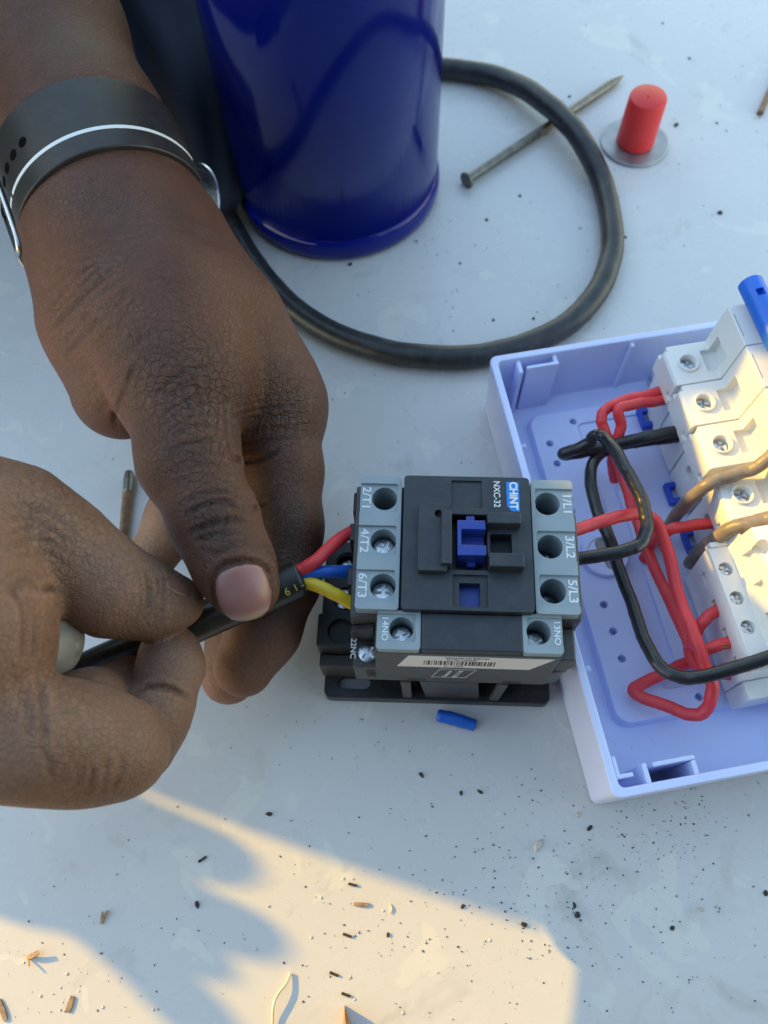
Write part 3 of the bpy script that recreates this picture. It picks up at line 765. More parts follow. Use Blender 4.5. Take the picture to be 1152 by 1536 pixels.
# main body
mb_ = [(-35.5, 21.5), (33.5, 21.5), (35.5, 12), (35.5, -21), (33.5, -26), (33, -33), (28, -34.2), (-35, -34.2), (-35.5, -21)]
body = mesh_obj('housing', [prism([(x * k, y * k) for x, y in mb_], .030, .0655)], 'body_plastic', con, 35, .0008)
bool_cut(body, [box(-40 * k, -23.3 * k, .047, -27.6 * k, -40 * k, .08), box(28.6 * k, -22.8 * k, .045, 40 * k, -40 * k, .08)])
bool_cut(body, [prism(circ(x * k, y * k, .0045, 24), .0475, .09) for x, y in ((-26.1, 15.3), (-26.0, .5), (-25.6, -14.4), (25.8, 14.8), (25.9, 0), (26.1, -14.6), (-19.6, -27.4), (21.3, -27.3))])
mesh_obj('lower_housing', [box(-33 * k, -26 * k, .0065, 30 * k, 20 * k, .0305)], 'black_plastic', con, 35, .0006)
mesh_obj('foot_block', [prism_y([(-13.5 * k, .0302), (6.5 * k, .0302), (9.5 * k, .0002), (-10 * k, .0002)], -34.4 * k, -26 * k)], 'body_plastic', con, 35, .0005)
for xx, xo in ((-19.5, -3.0), (13.0, 2.4)):
    mesh_obj('strut', [prism_y([((xx + xo * .1) * k, .0302), ((xx + 3.4 + xo * .1) * k, .0302), ((xx + 3.4 - xo * .2) * k, .006), ((xx - xo * .2) * k, .006)], -34.9 * k, -33.2 * k)], 'body_plastic', con, 35, .0004)
for xx in (-17.2, 14.4):
    mesh_obj('vent_slot', [box(xx * k, -34.28 * k, .0312, (xx + 6) * k, -33.6 * k, .0335)], 'ink_black', con, 0)
# side ledges next to the terminals (right hand side below 5/L3, left below 6/T3)
mesh_obj('ledge', [prism_y([(28.8 * k, .045), (28.8 * k, .0585), (33.8 * k, .0585), (35.2 * k, .052), (33 * k, .045)], -33.2 * k, -22.9 * k)], 'body_plastic', con, 35, .0006)
mesh_obj('ledge', [prism_y([(-35.8 * k, .045), (-35.8 * k, .057), (-28 * k, .060), (-28 * k, .045)], -25.8 * k, -23.2 * k)], 'black_plastic', con, 35, .0006)

def terminal_holes(ob, holes, depth_=.022, r=None):
    bool_cut(ob, [prism(circ(x, y, r or rr, 36), .0706 - depth_, .09) for x, y, rr in holes])
# upper terminal strips: strip with three recessed cells, wells cut in
def screw_head(x, y, z, r, parent, rot=0., tilt=(0, 0), material='screw', name='screw'):
    v, f = lathe([(r * .96, -.0015), (r, -.0003), (r * .96, .0004), (r * .7, .0008), (r * .1, .0009)], 28)
    o = mesh_obj(name, [(v, f)], material, parent, 40)
    o.location = (x, y, z); o.rotation_euler = (tilt[0], tilt[1], rot)
    cut = [box(-r * .80, -r * .16, -.0008, r * .80, r * .16, .004), box(-r * .16, -r * .80, -.0008, r * .16, r * .80, .004)]
    c = mesh_obj('cutter', cut, 'ink_black', None, 0)
    loc, rot_ = o.location.copy(), o.rotation_euler.copy(); o.location = (0, 0, 0); o.rotation_euler = (0, 0, 0); par = o.parent; o.parent = None
    m = o.modifiers.new('c', 'BOOLEAN'); m.object = c; m.solver = 'EXACT'; m.use_self = True
    dg = bpy.context.evaluated_depsgraph_get(); dg.update()
    me = bpy.data.meshes.new_from_object(o.evaluated_get(dg)); o.modifiers.remove(m); o.data = me
    bpy.data.objects.remove(c, do_unlink=True)
    me.shade_smooth(); me.set_sharp_from_angle(angle=rad(35))
    o.parent = par; o.location = loc; o.rotation_euler = rot_
    return o
SCREW = None
def put_screw(x, y, z, r, parent, rot=0., tilt=(0, 0), material='screw', name='screw'):
    """copies of one cross-head screw"""
    global SCREW
    if SCREW is None:
        SCREW = screw_head(0, 0, 0, .0035, None); me0 = SCREW.data; bpy.data.objects.remove(SCREW); SCREW = me0
    me = SCREW
    o = bpy.data.objects.new(name, me); col.objects.link(o); o.parent = parent
    s = r / .0035; o.scale = (s, s, s); o.location = (x, y, z); o.rotation_euler = (tilt[0], tilt[1], rot)
    return o
WELL = .0040
for side, hs, lab in ((-1, [(-26.1, 15.3), (-26.0, .5), (-25.6, -14.4)], ('2/T1', '4/T2', '6/T3')), (1, [(25.8, 14.8), (25.9, 0), (26.1, -14.6)], ('1/L1', '3/L2', '5/L3'))):
    xi, xo = (20.6 * side, 33.9 * side)
    st = mesh_obj('terminal_strip', [prism(rrect(xi * k, -22.2 * k, xo * k, 22.8 * k, 1.2 * k), .047, .0700)], 'grey_plastic', con, 35, .0005, 2)
    cells = []
    for (hx, hy) in hs:
        cells.append(prism(rrect((hx - 5.6 * side) * k if False else (21.9 * side) * k, (hy - 5.2) * k, (35.5 * side) * k, (hy + 4.9) * k, .7 * k), .0690, .09))
    bool_cut(st, cells)
    bool_cut(st, [prism(circ(hx * k, hy * k, WELL, 36), .046, .09) for hx, hy in hs])
    txt = []
    for (hx, hy), s in zip(hs, lab):
        txt.append(text_part(s, .0038, .00006, TZ(32.0 * side * k, hy * k, .06908, -90), 1.15, .00004))
    mesh_obj('lettering', txt, 'ink_white', st, 0)
    for i, ((hx, hy), s) in enumerate(zip(hs, lab)):
        mesh_obj('well', [lathe([(WELL - .0001, .0472), (WELL + .0003, .0474), (WELL + .0003, .0476), (WELL - .0001, .0478)], 24, hx * k, hy * k)], 'black_plastic', con, 0)
        zz = (.0555 if side > 0 else .0520) if side > 0 or i == 0 else .0630
        put_screw(hx * k, (hy - .4) * k, zz, .0035, con, .5 + i * .55, (.06, .0))
# auxiliary terminals
for nm, x0, x1, hx, hy, s, zz in (('14NO', -27.0, -13.8, -19.6, -27.4, '14NO', .0605), ('13NO', 16.4, 28.4, 21.3, -27.3, '13NO', .0580)):
    st = mesh_obj('auxiliary_terminal', [prism(rrect(x0 * k, -34.0 * k, x1 * k, -21.9 * k, 1.1 * k), .047, .0686)], 'grey_plastic', con, 35, .0005, 2)
    xl = -25.6 if x0 < 0 else 17.9; xr = -15.4 if x0 < 0 else 30
    if x0 < 0: xl = -30
    bool_cut(st, [prism(rrect(xl * k, -31.6 * k, xr * k, -22.9 * k, .6 * k), .0678, .09)])
    bool_cut(st, [prism(circ(hx * k, hy * k, .0037, 36), .046, .09)])
    mesh_obj('lettering', [text_part(s, .0026, .00006, TZ((-24.6 if x0 < 0 else 26.8) * k, hy * k, .06786, -90), 1.15, .00003)], 'ink_white', st, 0)
    put_screw(hx * k, (hy - .4) * k, zz, .0032, con, .4, (.05, 0))
# lower auxiliary terminal 22NC
st = mesh_obj('auxiliary_terminal', [prism(rrect(-36.2 * k, -34.6 * k, -26.9 * k, -25.8 * k, .5 * k), .040, .0545)], 'grey_plastic', con, 35, .0004)
bool_cut(st, [prism(circ(-30.4 * k, -29.6 * k, .0036, 32), .042, .07), box(-30 * k, -32.8 * k, .0485, -24 * k, -36 * k, .07)])
mesh_obj('lettering', [text_part('22NC', .0024, .00006, TZ(-34.7 * k, -30.2 * k, .05456, -90), 1.1, .00003)], 'ink_white', st, 0)
put_screw(-30.4 * k, -29.8 * k, .0480, .0031, con, .9, (.05, 0))
# centre cover
cov = mesh_obj('cover', [prism(rrect(-19.9 * k, -22.4 * k, 20.0 * k, 22.6 * k, 1.3 * k), .0620, .0716)], 'dark_plastic', con, 35, .0006, 2)
def cr(x0, y0, x1, y1, z):
    b_ = cbox(x0, y0, x1, y1, z, 0); xs = [p[0] for p in b_[0]]; ys = [p[1] for p in b_[0]]; return min(xs), min(ys), max(xs), max(ys)
def pit(x0, y0, x1, y1, zb, z=.0716, r=.0004):
    a, b_, c, d = cr(x0, y0, x1, y1, z); return prism(rrect(a, b_, c, d, r), zb, .09)
bool_cut(cov, [pit(677, 721, 723, 762, .0708), pit(678, 770, 731, 855, .0640), pit(679, 862, 732, 911, .0705)])
bool_cut(cov, [pit(735, 801, 768, 829, .0660), pit(689, 873, 721, 908, .0660)])
a, b_, c, d = cr(627, 754, 671, 856, .0745)
pl_ = mesh_obj('cover_plate', [prism(rrect(a, b_, c, d, .0009), .0712, .0745)], 'dark_plastic', con, 35, .0004)
bool_cut(pl_, [prism(circ(*cl(658, 770, .0745), .0012, 20), .072, .09)])
mesh_obj('guide_rail', [cbox(662, 764, 678, 845, .0765, .0712)], 'dark_plastic', con, 35, .0003)
mesh_obj('guide_rail', [cbox(677, 762, 731, 772, .0735, .0712)], 'dark_plastic', con, 35, .0003)
mesh_obj('guide_rail', [cbox(731, 768, 782, 785, .0765, .0712)], 'dark_plastic', con, 35, .0004)
mesh_obj('guide_rail', [cbox(734, 829, 787, 850, .0765, .0712)], 'dark_plastic', con, 35, .0004)
a, b_, c, d = cr(686, 780, 729, 833, .0755)
sl_ = mesh_obj('slider', [box(a, b_, .0650, c, d, .0755)], 'blue_plastic', con, 35, .0003)
a2, b2, c2, d2_ = cr(692, 794, 735, 817, .0755)
bool_cut(sl_, [box(a2, b2, .0695, c2, d2_, .09)])
mesh_obj('slider_peg', [cbox(699, 774, 712, 781, .0740, .0650)], 'blue_plastic', sl_, 35, .0003)
mesh_obj('slider_peg', [cbox(700, 834, 714, 850, .0700, .0642)], 'blue_plastic', sl_, 35, .0003)
mesh_obj('indicator', [cbox(686, 870, 724, 911, .0668, .0655)], 'blue_plastic', con, 35)
mesh_obj('lower_cover', [prism(rrect(-13.6 * k, -33.9 * k, 16.3 * k, -22.6 * k, .5 * k), .062, .0690)], 'dark_plastic', con, 35, .0004)
# maker's label and type
a, b_, c, d = cr(760, 723, 779, 767, .0718)
lb = mesh_obj('maker_label', [prism([(a, d), (a, b_ + .0018), (a + .0015, b_), (c, b_), (c, d)], .0714, .07175)], 'logo_blue', con, 0)
mesh_obj('lettering', [text_part('CHiNT', .0035, .00006, TZ((a + c) / 2 + .0001, (b_ + d) / 2 + .0003, .07182, -90), .92, .00012)], 'ink_white', lb, 0)
x_, y_ = cl(745, 741, .0718)
mesh_obj('lettering', [text_part('NXC-32', .0029, .00006, TZ(x_, y_, .07172, -90), .92, .00003)], 'ink_white', con, 0)
# coil terminals on the low side block
cb_ = mesh_obj('coil_terminal_block', [prism(rrect(-48.2 * k, -22.5 * k, -33 * k, 17 * k, .8 * k), .0065, .0285)], 'black_plastic', con, 35, .0006)
bool_cut(cb_, [prism(circ(-40.2 * k, y * k, .0042, 32), .020, .05) for y in (8.5, -5.0)])
cb2 = mesh_obj('coil_terminal_block', [prism(rrect(-49.2 * k, -23.2 * k, -34 * k, -11.5 * k, .8 * k), .0072, .0310)], 'black_plastic', con, 35, .0006)
bool_cut(cb2, [prism(circ(-41.0 * k, -17.6 * k, .0043, 32), .022, .05)])
for y, zz, x in ((8.5, .0235, -40.2), (-5.0, .0275, -40.6), (-17.9, .0262, -41.0)): put_screw(x * k, y * k, zz, .0036, con, .7 + y * .1, (.08, 0))
mesh_obj('coil_step', [box(-48.8 * k, -27.8 * k, .0065, -34 * k, -23.3 * k, .0210)], 'body_plastic', con, 35, .0005)
# finger guards / side knobs
for y in (19.6, 8.0, -8.4): mesh_obj('side_knob', [tube([(33 * k, y * k, .0625), (35.2 * k, y * k, .0625)], .0011, 10, 3)], 'black_plastic', con, 50)
mesh_obj('side_knob', [box(32.5 * k, -31.5 * k, .036, 35.0 * k, -27.5 * k, .041)], 'black_plastic', con, 35, .0008)
for y in (8.0, -7.5): mesh_obj('side_guard', [box(-37.6 * k, (y - 3.2) * k, .031, -35.2 * k, (y + 3.2) * k, .0585)], 'black_plastic', con, 35, .0005)
mesh_obj('side_guard', [box(-36.6 * k, 13 * k, .031, -35.2 * k, 21 * k, .062)], 'black_plastic', con, 35, .0008)
# white sticker with bar code on the side face
def face_pt(x, z, off=.0): return (x, -34.2 * k - off, z)
stk = [(-20.8, .0505), (-17.2, .0632), (26.6, .0632), (20.6, .0505)]
def plate_xz(poly, y0, y1): return prism_y(poly, y0, y1)
sk = mesh_obj('sticker', [plate_xz([(x * k, z) for x, z in stk], -34.36 * k, -34.18 * k)], 'paper', con, 0)
bars = []; x = -12.5; random.seed(3)
while x < 9.5:
    w = random.choice((.22, .22, .42, .62)); bars.append(box(x * k, -34.41 * k,   .0535, (x + w) * k, -34.3 * k, .0585)); x += w + random.choice((.25, .3, .5))
FACE = Matrix.Translation((0, -34.36 * k, 0)) @ Matrix.Rotation(rad(90), 4, 'X')
bars.append(text_part('MADE IN CHINA', .0017, .00004, FACE @ TZ(.5 * k, .0621, .00004, 180), 1.05, .00002))
bars.append(text_part('2224051106102', .0013, .00004, FACE @ TZ(-1 * k, .0600, .00004, 180), 1.1))
bars.append(text_part('2024.11.12', .0013, .00004, FACE @ TZ(-3 * k, .0520, .00004, 180), 1.05))
mesh_obj('bar_code', bars, 'ink_black', sk, 0)
em = [box(-9.4 * k, -34.24 * k, .0372, 3.2 * k, -34.1 * k, .0374)]
ring = [(-9.6, .0370), (-7.0, .0478), (4.4, .0478), (1.6, .0370)]
segs = []
for i in range(4):
    p, q = ring[i], ring[(i + 1) % 4]
    segs.append(tube([(p[0] * k, -34.2 * k, p[1]), ((p[0] + q[0]) / 2 * k, -34.2 * k, (p[1] + q[1]) / 2), (q[0] * k, -34.2 * k, q[1])], .00009, 6, 2))
segs.append(text_part('Contactor', .0022, .00003, FACE @ TZ(-4.6 * k, .0423, .0, 78), .9)); segs.append(text_part('NXC-32 AC', .0022, .00003, FACE @ TZ(-1.2 * k, .0423, .0, 78), .9))
mesh_obj('embossed_mark', segs, 'ink_white', con, 0)
mesh_obj('embossed_mark', [text_part('CHNT', .0042, .00004, FACE @ TZ(-29.5 * k, .0395, 0, -90), .8)], 'ink_black', con, 0)

# blue scrap of insulation
o = mesh_obj('insulation_scrap', [tube(wpts([(657, 1073, .0024), (683, 1079, .0025), (712, 1088, .0023)]), [.0023, .0024, .0022], 14, 6, wob=.06)], 'wire_blue', None, 40)
tag(o, 'short blue scrap of cable insulation beside the contactor', 'scrap')

# ------------------------------------------------------------------ cable held in the hands
cz = wpts([(447, 868, .0585), (400, 890, .0590), (340, 915, .0590), (270, 946, .0580), (200, 976, .059), (140, 1003, .064), (50, 1050, .074)])
hc = thing('cable', 'black sheathed three core cable held in the hands', 'cable', (cz[0][0], cz[0][1], 0))
off = np.array([cz[0][0], cz[0][1], 0])
mesh_obj('sheath', [tube([p - off for p in cz], .0060, 24, 12, wob=.0)], 'rubber2', hc, 60)
for mt, pts in (('wire_red', [(425, 872, .0600), (450, 855, .0605), (474, 842, .0610), (505, 812, .059), (538, 793, .055), (575, 785, .053)]),
                ('wire_blue', [(430, 872, .0600), (450, 863, .0585), (490, 858, .0575), (540, 857, .053), (580, 857, .053)]),
                ('wire_yellow', [(430, 878, .0570), (452, 874, .0575), (475, 878, .0580), (505, 893, .057), (537, 908, .053), (570, 912, .052)])):
    mesh_obj('core', [tube([W(*p) - off for p in pts], .00215, 16, 10, jit=.00007)], mt, hc, 60)
# print on the sheath
def sheath_text(s, x, y, size):
    P = W(x, y, .0649); Q = W(x + 40, y - 19, .0649)
    a = math.degrees(math.atan2(Q[1] - P[1], Q[0] - P[0]))
    return text_part(s, size, .0002, Matrix.Translation(tuple(P - off)) @ Matrix.Rotation(rad(a), 4, 'Z') @ Matrix.Rotation(rad(24), 4, 'X'), 1.0)
mesh_obj('lettering', [sheath_text('6', 431, 888, .0036), sheath_text('1 -', 448, 880, .0032), sheath_text('-', 414, 896, .003)], 'ink_yellow', hc, 0)

# grey worn handle in the hand
o = mesh_obj('tool_handle', [tube(wpts([(-60, 948, .084), (0, 955, .084), (55, 962, .084), (84, 965, .084), (103, 967, .084), (114, 968, .084), (120, 969, .084)]), [.0105, .0112, .0112, .0106, .0084, .0054, .0022], 28, 8)], 'bone', None, 60)
tag(o, 'grey worn rounded handle held in the bare hand', 'handle')

# ------------------------------------------------------------------ open enclosure
BF = Frame(W(733, 535, .035) * np.array([1, 1, 0]), rad(7.4))
def bl(x, y, z): p = BF.L(x, y, z); return p[0] / mm, p[1] / mm
enc = thing('enclosure', 'open white plastic wiring box with raised panel and clips', 'box', BF.o, BF.a)
BW, BH = 165, 170.6
def scl(poly): return [(x * k, y * k) for x, y in poly]
sh = mesh_obj('shell', [prism(scl(rrect(1.0, -BH + 1.0, BW - 1, -1.0, 3)), .0003, .035, scl(rrect(0, -BH, BW, 0, 3)))], 'box', enc, 35, .0006)
bool_cut(sh, [prism(scl(rrect(3.6, -BH + 3.6, BW - 3.6, -3.6, 2)), .0034, .06, scl(rrect(2.4, -BH + 2.4, BW - 2.4, -2.4, 2)))])
pn = mesh_obj('raised_panel', [prism(scl(rrect(15.4, -146.4, 148, -13.5, 6)), .0030, .0080, scl(rrect(16.4, -145.4, 147, -14.5, 5.5)))], 'box', enc, 35, .0006)
holes = [bl(x, y, .008) for x, y in ((860, 632), (825, 665), (836, 695), (858, 767), (906, 907), (920, 947), (933, 988), (1049, 1045))]
bool_cut(pn, [prism(circ(x * k, y * k, .00135, 18), .0040, .02) for x, y in holes])
bool_cut(pn, [prism(scl(rrect(36, -136, 120, -22, 2)), .0068, .02)])
mesh_obj('rail_bed', [prism(scl(rrect(43, -130, 115, -30, 1.5)), .0062, .0090)], 'box', enc, 35, .0004)
bx, by = bl(908, 830, .0100)
bs = mesh_obj('mounting_boss', [lathe([(.0096, .0062), (.0092, .0096), (.0088, .0100), (.0070, .0100), (.0066, .0094), (.0012, .0094)], 44, bx * k, by * k)], 'box', enc, 35)
v, f = prism(rrect(-.0024, -.0068, .0024, .0068, .0023), .0090, .0098); mt_ = TZ(bx * k + .0006, by * k, 0, 12)
mesh_obj('boss_slot', [xform((v, f), mt_)], 'bone', bs, 35, .0002)
# ribs and latch pockets
def rib(x0, y0, x1, y1, z0=.0034, z1=.0335, name='rib'): return mesh_obj(name, [box(x0 * k, y0 * k, z0, x1 * k, y1 * k, z1)], 'box', enc, 35, .0004)
rib(10.6, -3.0, 12.4, -9.0); rib(58, -2.8, 59.6, -5.0); rib(100, -2.8, 101.6, -5.0)
mesh_obj('latch_pocket', [box(14.2 * k, -7.6 * k, .0034, 27.4 * k, -6.1 * k, .0335), box(25.6 * k, -6.3 * k, .0034, 27.3 * k, -2.9 * k, .0333)], 'box', enc, 35, .0004)
rib(12.0, -161.5, 13.6, -168.0, .0034, .0340); rib(2.9, -163.5, 8.5, -164.9, .02, .0345, 'corner_clip'); rib(3.0, -157.8, 4.4, -164.7, .02, .0343, 'corner_clip')
mesh_obj('latch_pocket', [box(15.6 * k, -163.2 * k, .0034, 29.4 * k, -161.7 * k, .0340), box(27.8 * k, -163.3 * k, .0034, 29.3 * k, -167.9 * k, .0338)], 'box', enc, 35, .0004)
for y in (-128, -39): mesh_obj('cover_tab', [tube([(2.9 * k, y * k, .026), (6.4 * k, (y + .4) * k, .0275)], .0010, 10, 3)], 'box', enc, 50)
for y in (-28, -52, -140, -152): rib(2.6, y, 3.6, y - 7, .018, .0325, 'catch')
for x, y in ((9.8, -152), (24, -154)):
    ri_ = [(x + 4.5 * math.cos(t), y + 4.5 * math.sin(t)) for t in np.linspace(0, math.pi, 14)]
    mesh_obj('knockout_mark', [tube([(a * k, b * k, .00342) for a, b in ri_], .00012, 6, 3)], 'box', enc, 50)

# ------------------------------------------------------------------ breakers on the rail
rail = mesh_obj('din_rail', [box(70 * k, -150 * k, .0092, 105 * k, -8 * k, .0102), box(70 * k, -150 * k, .0102, 71 * k, -8 * k, .0165), box(104 * k, -150 * k, .0102, 105 * k, -8 * k, .0165)], 'screw', None, 35)
rail.location = Vector(BF.o); rail.rotation_euler = (0, 0, BF.a); tag(rail, 'steel mounting rail under the white breakers', 'rail')
UP = [(62.2, .0345), (61.8, .0470), (62.6, .0482), (79.2, .0482), (80.6, .0680), (106, .0680), (107, .0480), (122, .0480), (122, .0345)]
LOW = [(64.8, .0108), (64.8, .0347), (121.4, .0347), (121.4, .0108)]
def module(parent, yc, pitch, wires=True, stepped=True):
    y0, y1 = (yc - pitch / 2 + .12) * k, (yc + pitch / 2 - .12) * k
    up = mesh_obj('module', [prism_y([(x * k, z) for x, z in UP], y0, y1)], 'white_plastic', parent, 35, .0005)
    lo = mesh_obj('module_base', [prism_y([(x * k, z) for x, z in LOW], y0 + .00015, y1 - .00015)], 'white_plastic', up, 35, .0004)
    bool_cut(up, [prism(circ(69.4 * k, yc * k, .0030, 32), .040, .07),
                  box(60 * k, y1 - .0022, .0435, 63.6 * k, y1 + .001, .060), box(60 * k, y0 - .001, .0375, 62.9 * k, y0 + .0028, .0405),
                  box(75.8 * k, yc * k - .0045, .0464, 82.5 * k, yc * k + .0045, .0560)])
    bool_cut(lo, [xform(prism(circ(0, 0, .0030, 24), -.004, .004), Matrix.Translation((64.8 * k, yc * k, .0270)) @ Matrix.Rotation(rad(90), 4, 'Y'))])
    cv, cf = [], []
    n = 36
    for r, z in ((.0030, .0440), (.0041, .0440), (.0041, .0488), (.0038, .0493), (.0033, .0493), (.0030, .0488)):
        cv += [(69.4 * k + r * math.cos(2 * math.pi * i / n), yc * k + r * math.sin(2 * math.pi * i / n), z) for i in range(n)]
    cf = [(q * n + i, q * n + (i + 1) % n, ((q + 1) % 6) * n + (i + 1) % n, ((q + 1) % 6) * n + i) for q in range(6) for i in range(n)]
    mesh_obj('screw_collar', [(cv, cf)], 'white_plastic', up, 40)
    put_screw(69.4 * k, yc * k, .0462, .0029, up, .6 + yc * .13, (0.03, .05))
    mesh_obj('marking', [box(81.4 * k, (yc - 5) * k, .0679, 81.6 * k, (yc + 5) * k, .06806)], 'wire_taupe', up, 0)
    return up
def din_clip(parent, y):
    a = mesh_obj('rail_clip', [box(60.6 * k, (y - 4.6) * k, .0095, 65.2 * k, (y + 4.6) * k, .0128)], 'clip_blue', parent, 35, .0004)
    bool_cut(a, [box(62.3 * k, (y - 2.3) * k, 0, 67 * k, (y + 2.3) * k, .03)])
b1 = thing('circuit_breaker', 'white three pole breaker with a blue handle bar and red wires', 'breaker', BF.o, BF.a)
for yc in (-26.2, -44.1, -62.0): module(b1, yc, 17.8)
din_clip(b1, -26.5); din_clip(b1, -62.2)
hb = mesh_obj('handle', [tube([(88.5 * k, -13.2 * k, .0735), (88.5 * k, -40 * k, .0735), (88.5 * k, -60 * k, .0735)], .0043, 24, 5)], 'handle_blue', b1, 50)
bool_cut(hb, [box(86.6 * k, -21.8 * k, .0755, 89.4 * k, -18.8 * k, .09)])
mesh_obj('handle_arm', [box(89 * k, -30 * k, .0680, 97 * k, -22 * k, .0745)], 'handle_blue', hb, 35, .0006)
mesh_obj('handle_arm', [box(89 * k, -52 * k, .0680, 97 * k, -44 * k, .0745)], 'handle_blue', hb, 35, .0006)
b2_ = thing('circuit_breaker', 'white single pole breaker crossed by two taupe wires', 'breaker', BF.o, BF.a)
module(b2_, -82.4, 17.8); din_clip(b2_, -83.2)

# small control device beside them
b3 = thing('control_relay', 'pale grey relay with three small screws and slots, red stubs in its side', 'relay', BF.o, BF.a)
D3 = [(56.0, .0108), (53.4, .0400), (54.2, .0418), (61.2, .0418), (63.8, .0560), (100, .0560), (103, .0418), (112, .0400), (112, .0108)]
dv = mesh_obj('housing', [prism_y([(x * k, z) for x, z in D3], -141 * k, -97.6 * k)], 'white_plastic', b3, 35, .0006)
ys = (-105.7, -116.3, -126.6)
bool_cut(dv, [prism(circ(57.5 * k, y * k, .0024, 28), .034, .06) for y in ys])
bool_cut(dv, [box(61.8 * k, (y - 2.2) * k,   .0465, 64.5 * k, (y + 2.2) * k, .0515) for y in ys])
bool_cut(dv, [box(52 * k, (y - 2.1) * k, .0290, 56.5 * k, (y + 2.1) * k, .0330) for y in (-104.6, -115.0, -125.4, -135.5)])
bool_cut(dv, [prism(circ(*[c * k for c in bl(1146, 820, .056)], .0026, 28), .050, .07)])
for y in ys: put_screw(57.5 * k, y * k, .0398, .0023, dv, y)
mesh_obj('seam', [box(55.0 * k, -136.6 * k, .0419, 61.5 * k, -136.9 * k, .04185)], 'wire_taupe', dv, 0)
mesh_obj('lid', [prism_y([(54.6 * k, .0385), (54.9 * k, .0425), (61.4 * k, .0425), (62.6 * k, .0490), (63.6 * k, .0490), (62 * k, .0385)], -97.5 * k, -95.6 * k)], 'white_plastic', b3, 35, .0003)
mesh_obj('foot', [box(56.5 * k, -147.5 * k, .0090, 90 * k, -141.1 * k, .0260)], 'white_plastic', b3, 35, .0005)

# ------------------------------------------------------------------ wires in the box
def wire(name, pts, r, material, label, cat='wire'):
    o = mesh_obj(name, [tube(wpts(pts), r, 16, 10, jit=.00011)], material, None, 60)
    return tag(o, label, cat)
wire('wire', [(1000, 583, .033), (985, 589, .033), (945, 598, .034), (912, 612, .034), (902, 628, .033), (908, 650, .030), (926, 690, .026), (942, 740, .022), (955, 780, .020), (978, 842, .020), (1004, 900, .022), (1030, 955, .024), (1040, 985, .022), (1062, 1006, .020), (1100, 1012, .021), (1120, 1008, .021)], .0021, 'wire_red', 'red wire from the breaker passing under the black loop to the relay')
wire('wire', [(1002, 597, .033), (988, 601, .033), (955, 606, .036), (928, 614, .037), (931, 640, .032), (922, 668, .027), (918, 690, .022), (922, 720, .012)], .0021, 'wire_red', 'short red wire with a sharp bend leaving the breaker')
wire('wire', [(845, 800, .053), (862, 796, .052), (900, 783, .049), (935, 773, .046), (965, 772, .043), (988, 790, .040), (1004, 840, .036), (1020, 900, .034), (1040, 950, .035), (1058, 1000, .032), (1068, 1035, .028), (1058, 1066, .023), (1035, 1072, .020), (1003, 1060, .018), (972, 1050, .016), (950, 1035, .014), (975, 1020, .013), (1012, 1002, .013), (1040, 990, .013)], .0022, 'wire_red', 'long red wire from the contactor folded to a sharp tip on the box floor')
wire('wire', [(1085, 783, .033), (1064, 785, .033), (1030, 789, .034), (1002, 796, .034), (984, 806, .029), (974, 822, .018), (966, 838, .010)], .0021, 'wire_red', 'short red wire from the single pole breaker dipping under the long red wires')
wire('wire', [(1088, 908, .031), (1066, 922, .031), (1050, 938, .030), (1040, 960, .026)], .0021, 'wire_red', 'red wire stub in the relay slot nearest the breakers')
wire('wire', [(1100, 960, .031), (1082, 967, .031), (1055, 975, .029), (1040, 968, .026), (1034, 975, .022), (1045, 998, .020), (1075, 1010, .018)], .0021, 'wire_red', 'red wire with bare copper end curling into the middle relay slot')
for pt_ in ((1087, 966),):
    o = mesh_obj('copper_strand', [tube(wpts([(1078, 967, .0322), (1086, 963, .0325), (1094, 962, .032)]), .00045, 8, 4), tube(wpts([(1078, 969, .0322), (1087, 967, .0328), (1094, 966, .032)]), .00045, 8, 4), tube(wpts([(1079, 971, .032), (1088, 971, .0325), (1094, 969, .032)]), .00045, 8, 4)], 'copper', None, 50)
    tag(o, 'bare copper strands at the end of the curled red wire', 'copper strands')
wire('wire', [(1032, 645, .033), (1008, 648, .033), (965, 656, .033), (920, 667, .030), (880, 677, .028), (850, 683, .028), (846, 679, .0315), (868, 672, .034), (884, 663, .0365), (890, 655, .039), (900, 653, .041), (912, 662, .043), (926, 682, .046), (945, 714, .049), (962, 750, .052), (970, 785, .054), (962, 812, .054), (940, 825, .054), (905, 833, .053), (868, 838, .052), (845, 840, .052)], .00225, 'wire_black', 'black wire looping from the breaker to the middle contactor terminal')
wire('wire', [(1030, 655, .028), (1000, 658, .028), (950, 664, .026), (912, 674, .025), (891, 692, .027), (885, 722, .030), (896, 766, .032), (916, 815, .032), (934, 868, .032), (952, 918, .033), (970, 968, .035), (992, 1002, .037), (1030, 1017, .039), (1078, 1009, .042), (1130, 993, .045), (1180, 978, .047)], .00225, 'wire_black', 'long black wire running down the box and crossing over the relay')
wire('wire', [(1180, 670, .062), (1150, 690, .058), (1122, 706, .053), (1090, 716, .0515), (1062, 728, .050), (1035, 748, .042), (1015, 772, .030), (1000, 795, .016), (985, 815, .012)], .00235, 'wire_taupe', 'taupe wire laid between the third and fourth breaker screws')
wire('wire', [(1190, 765, .060), (1152, 778, .054), (1120, 786, .051), (1090, 797, .046), (1068, 812, .038), (1048, 828, .026), (1035, 845, .014)], .00255, 'wire_taupe', 'taupe wire laid between the fourth breaker screw and the relay')

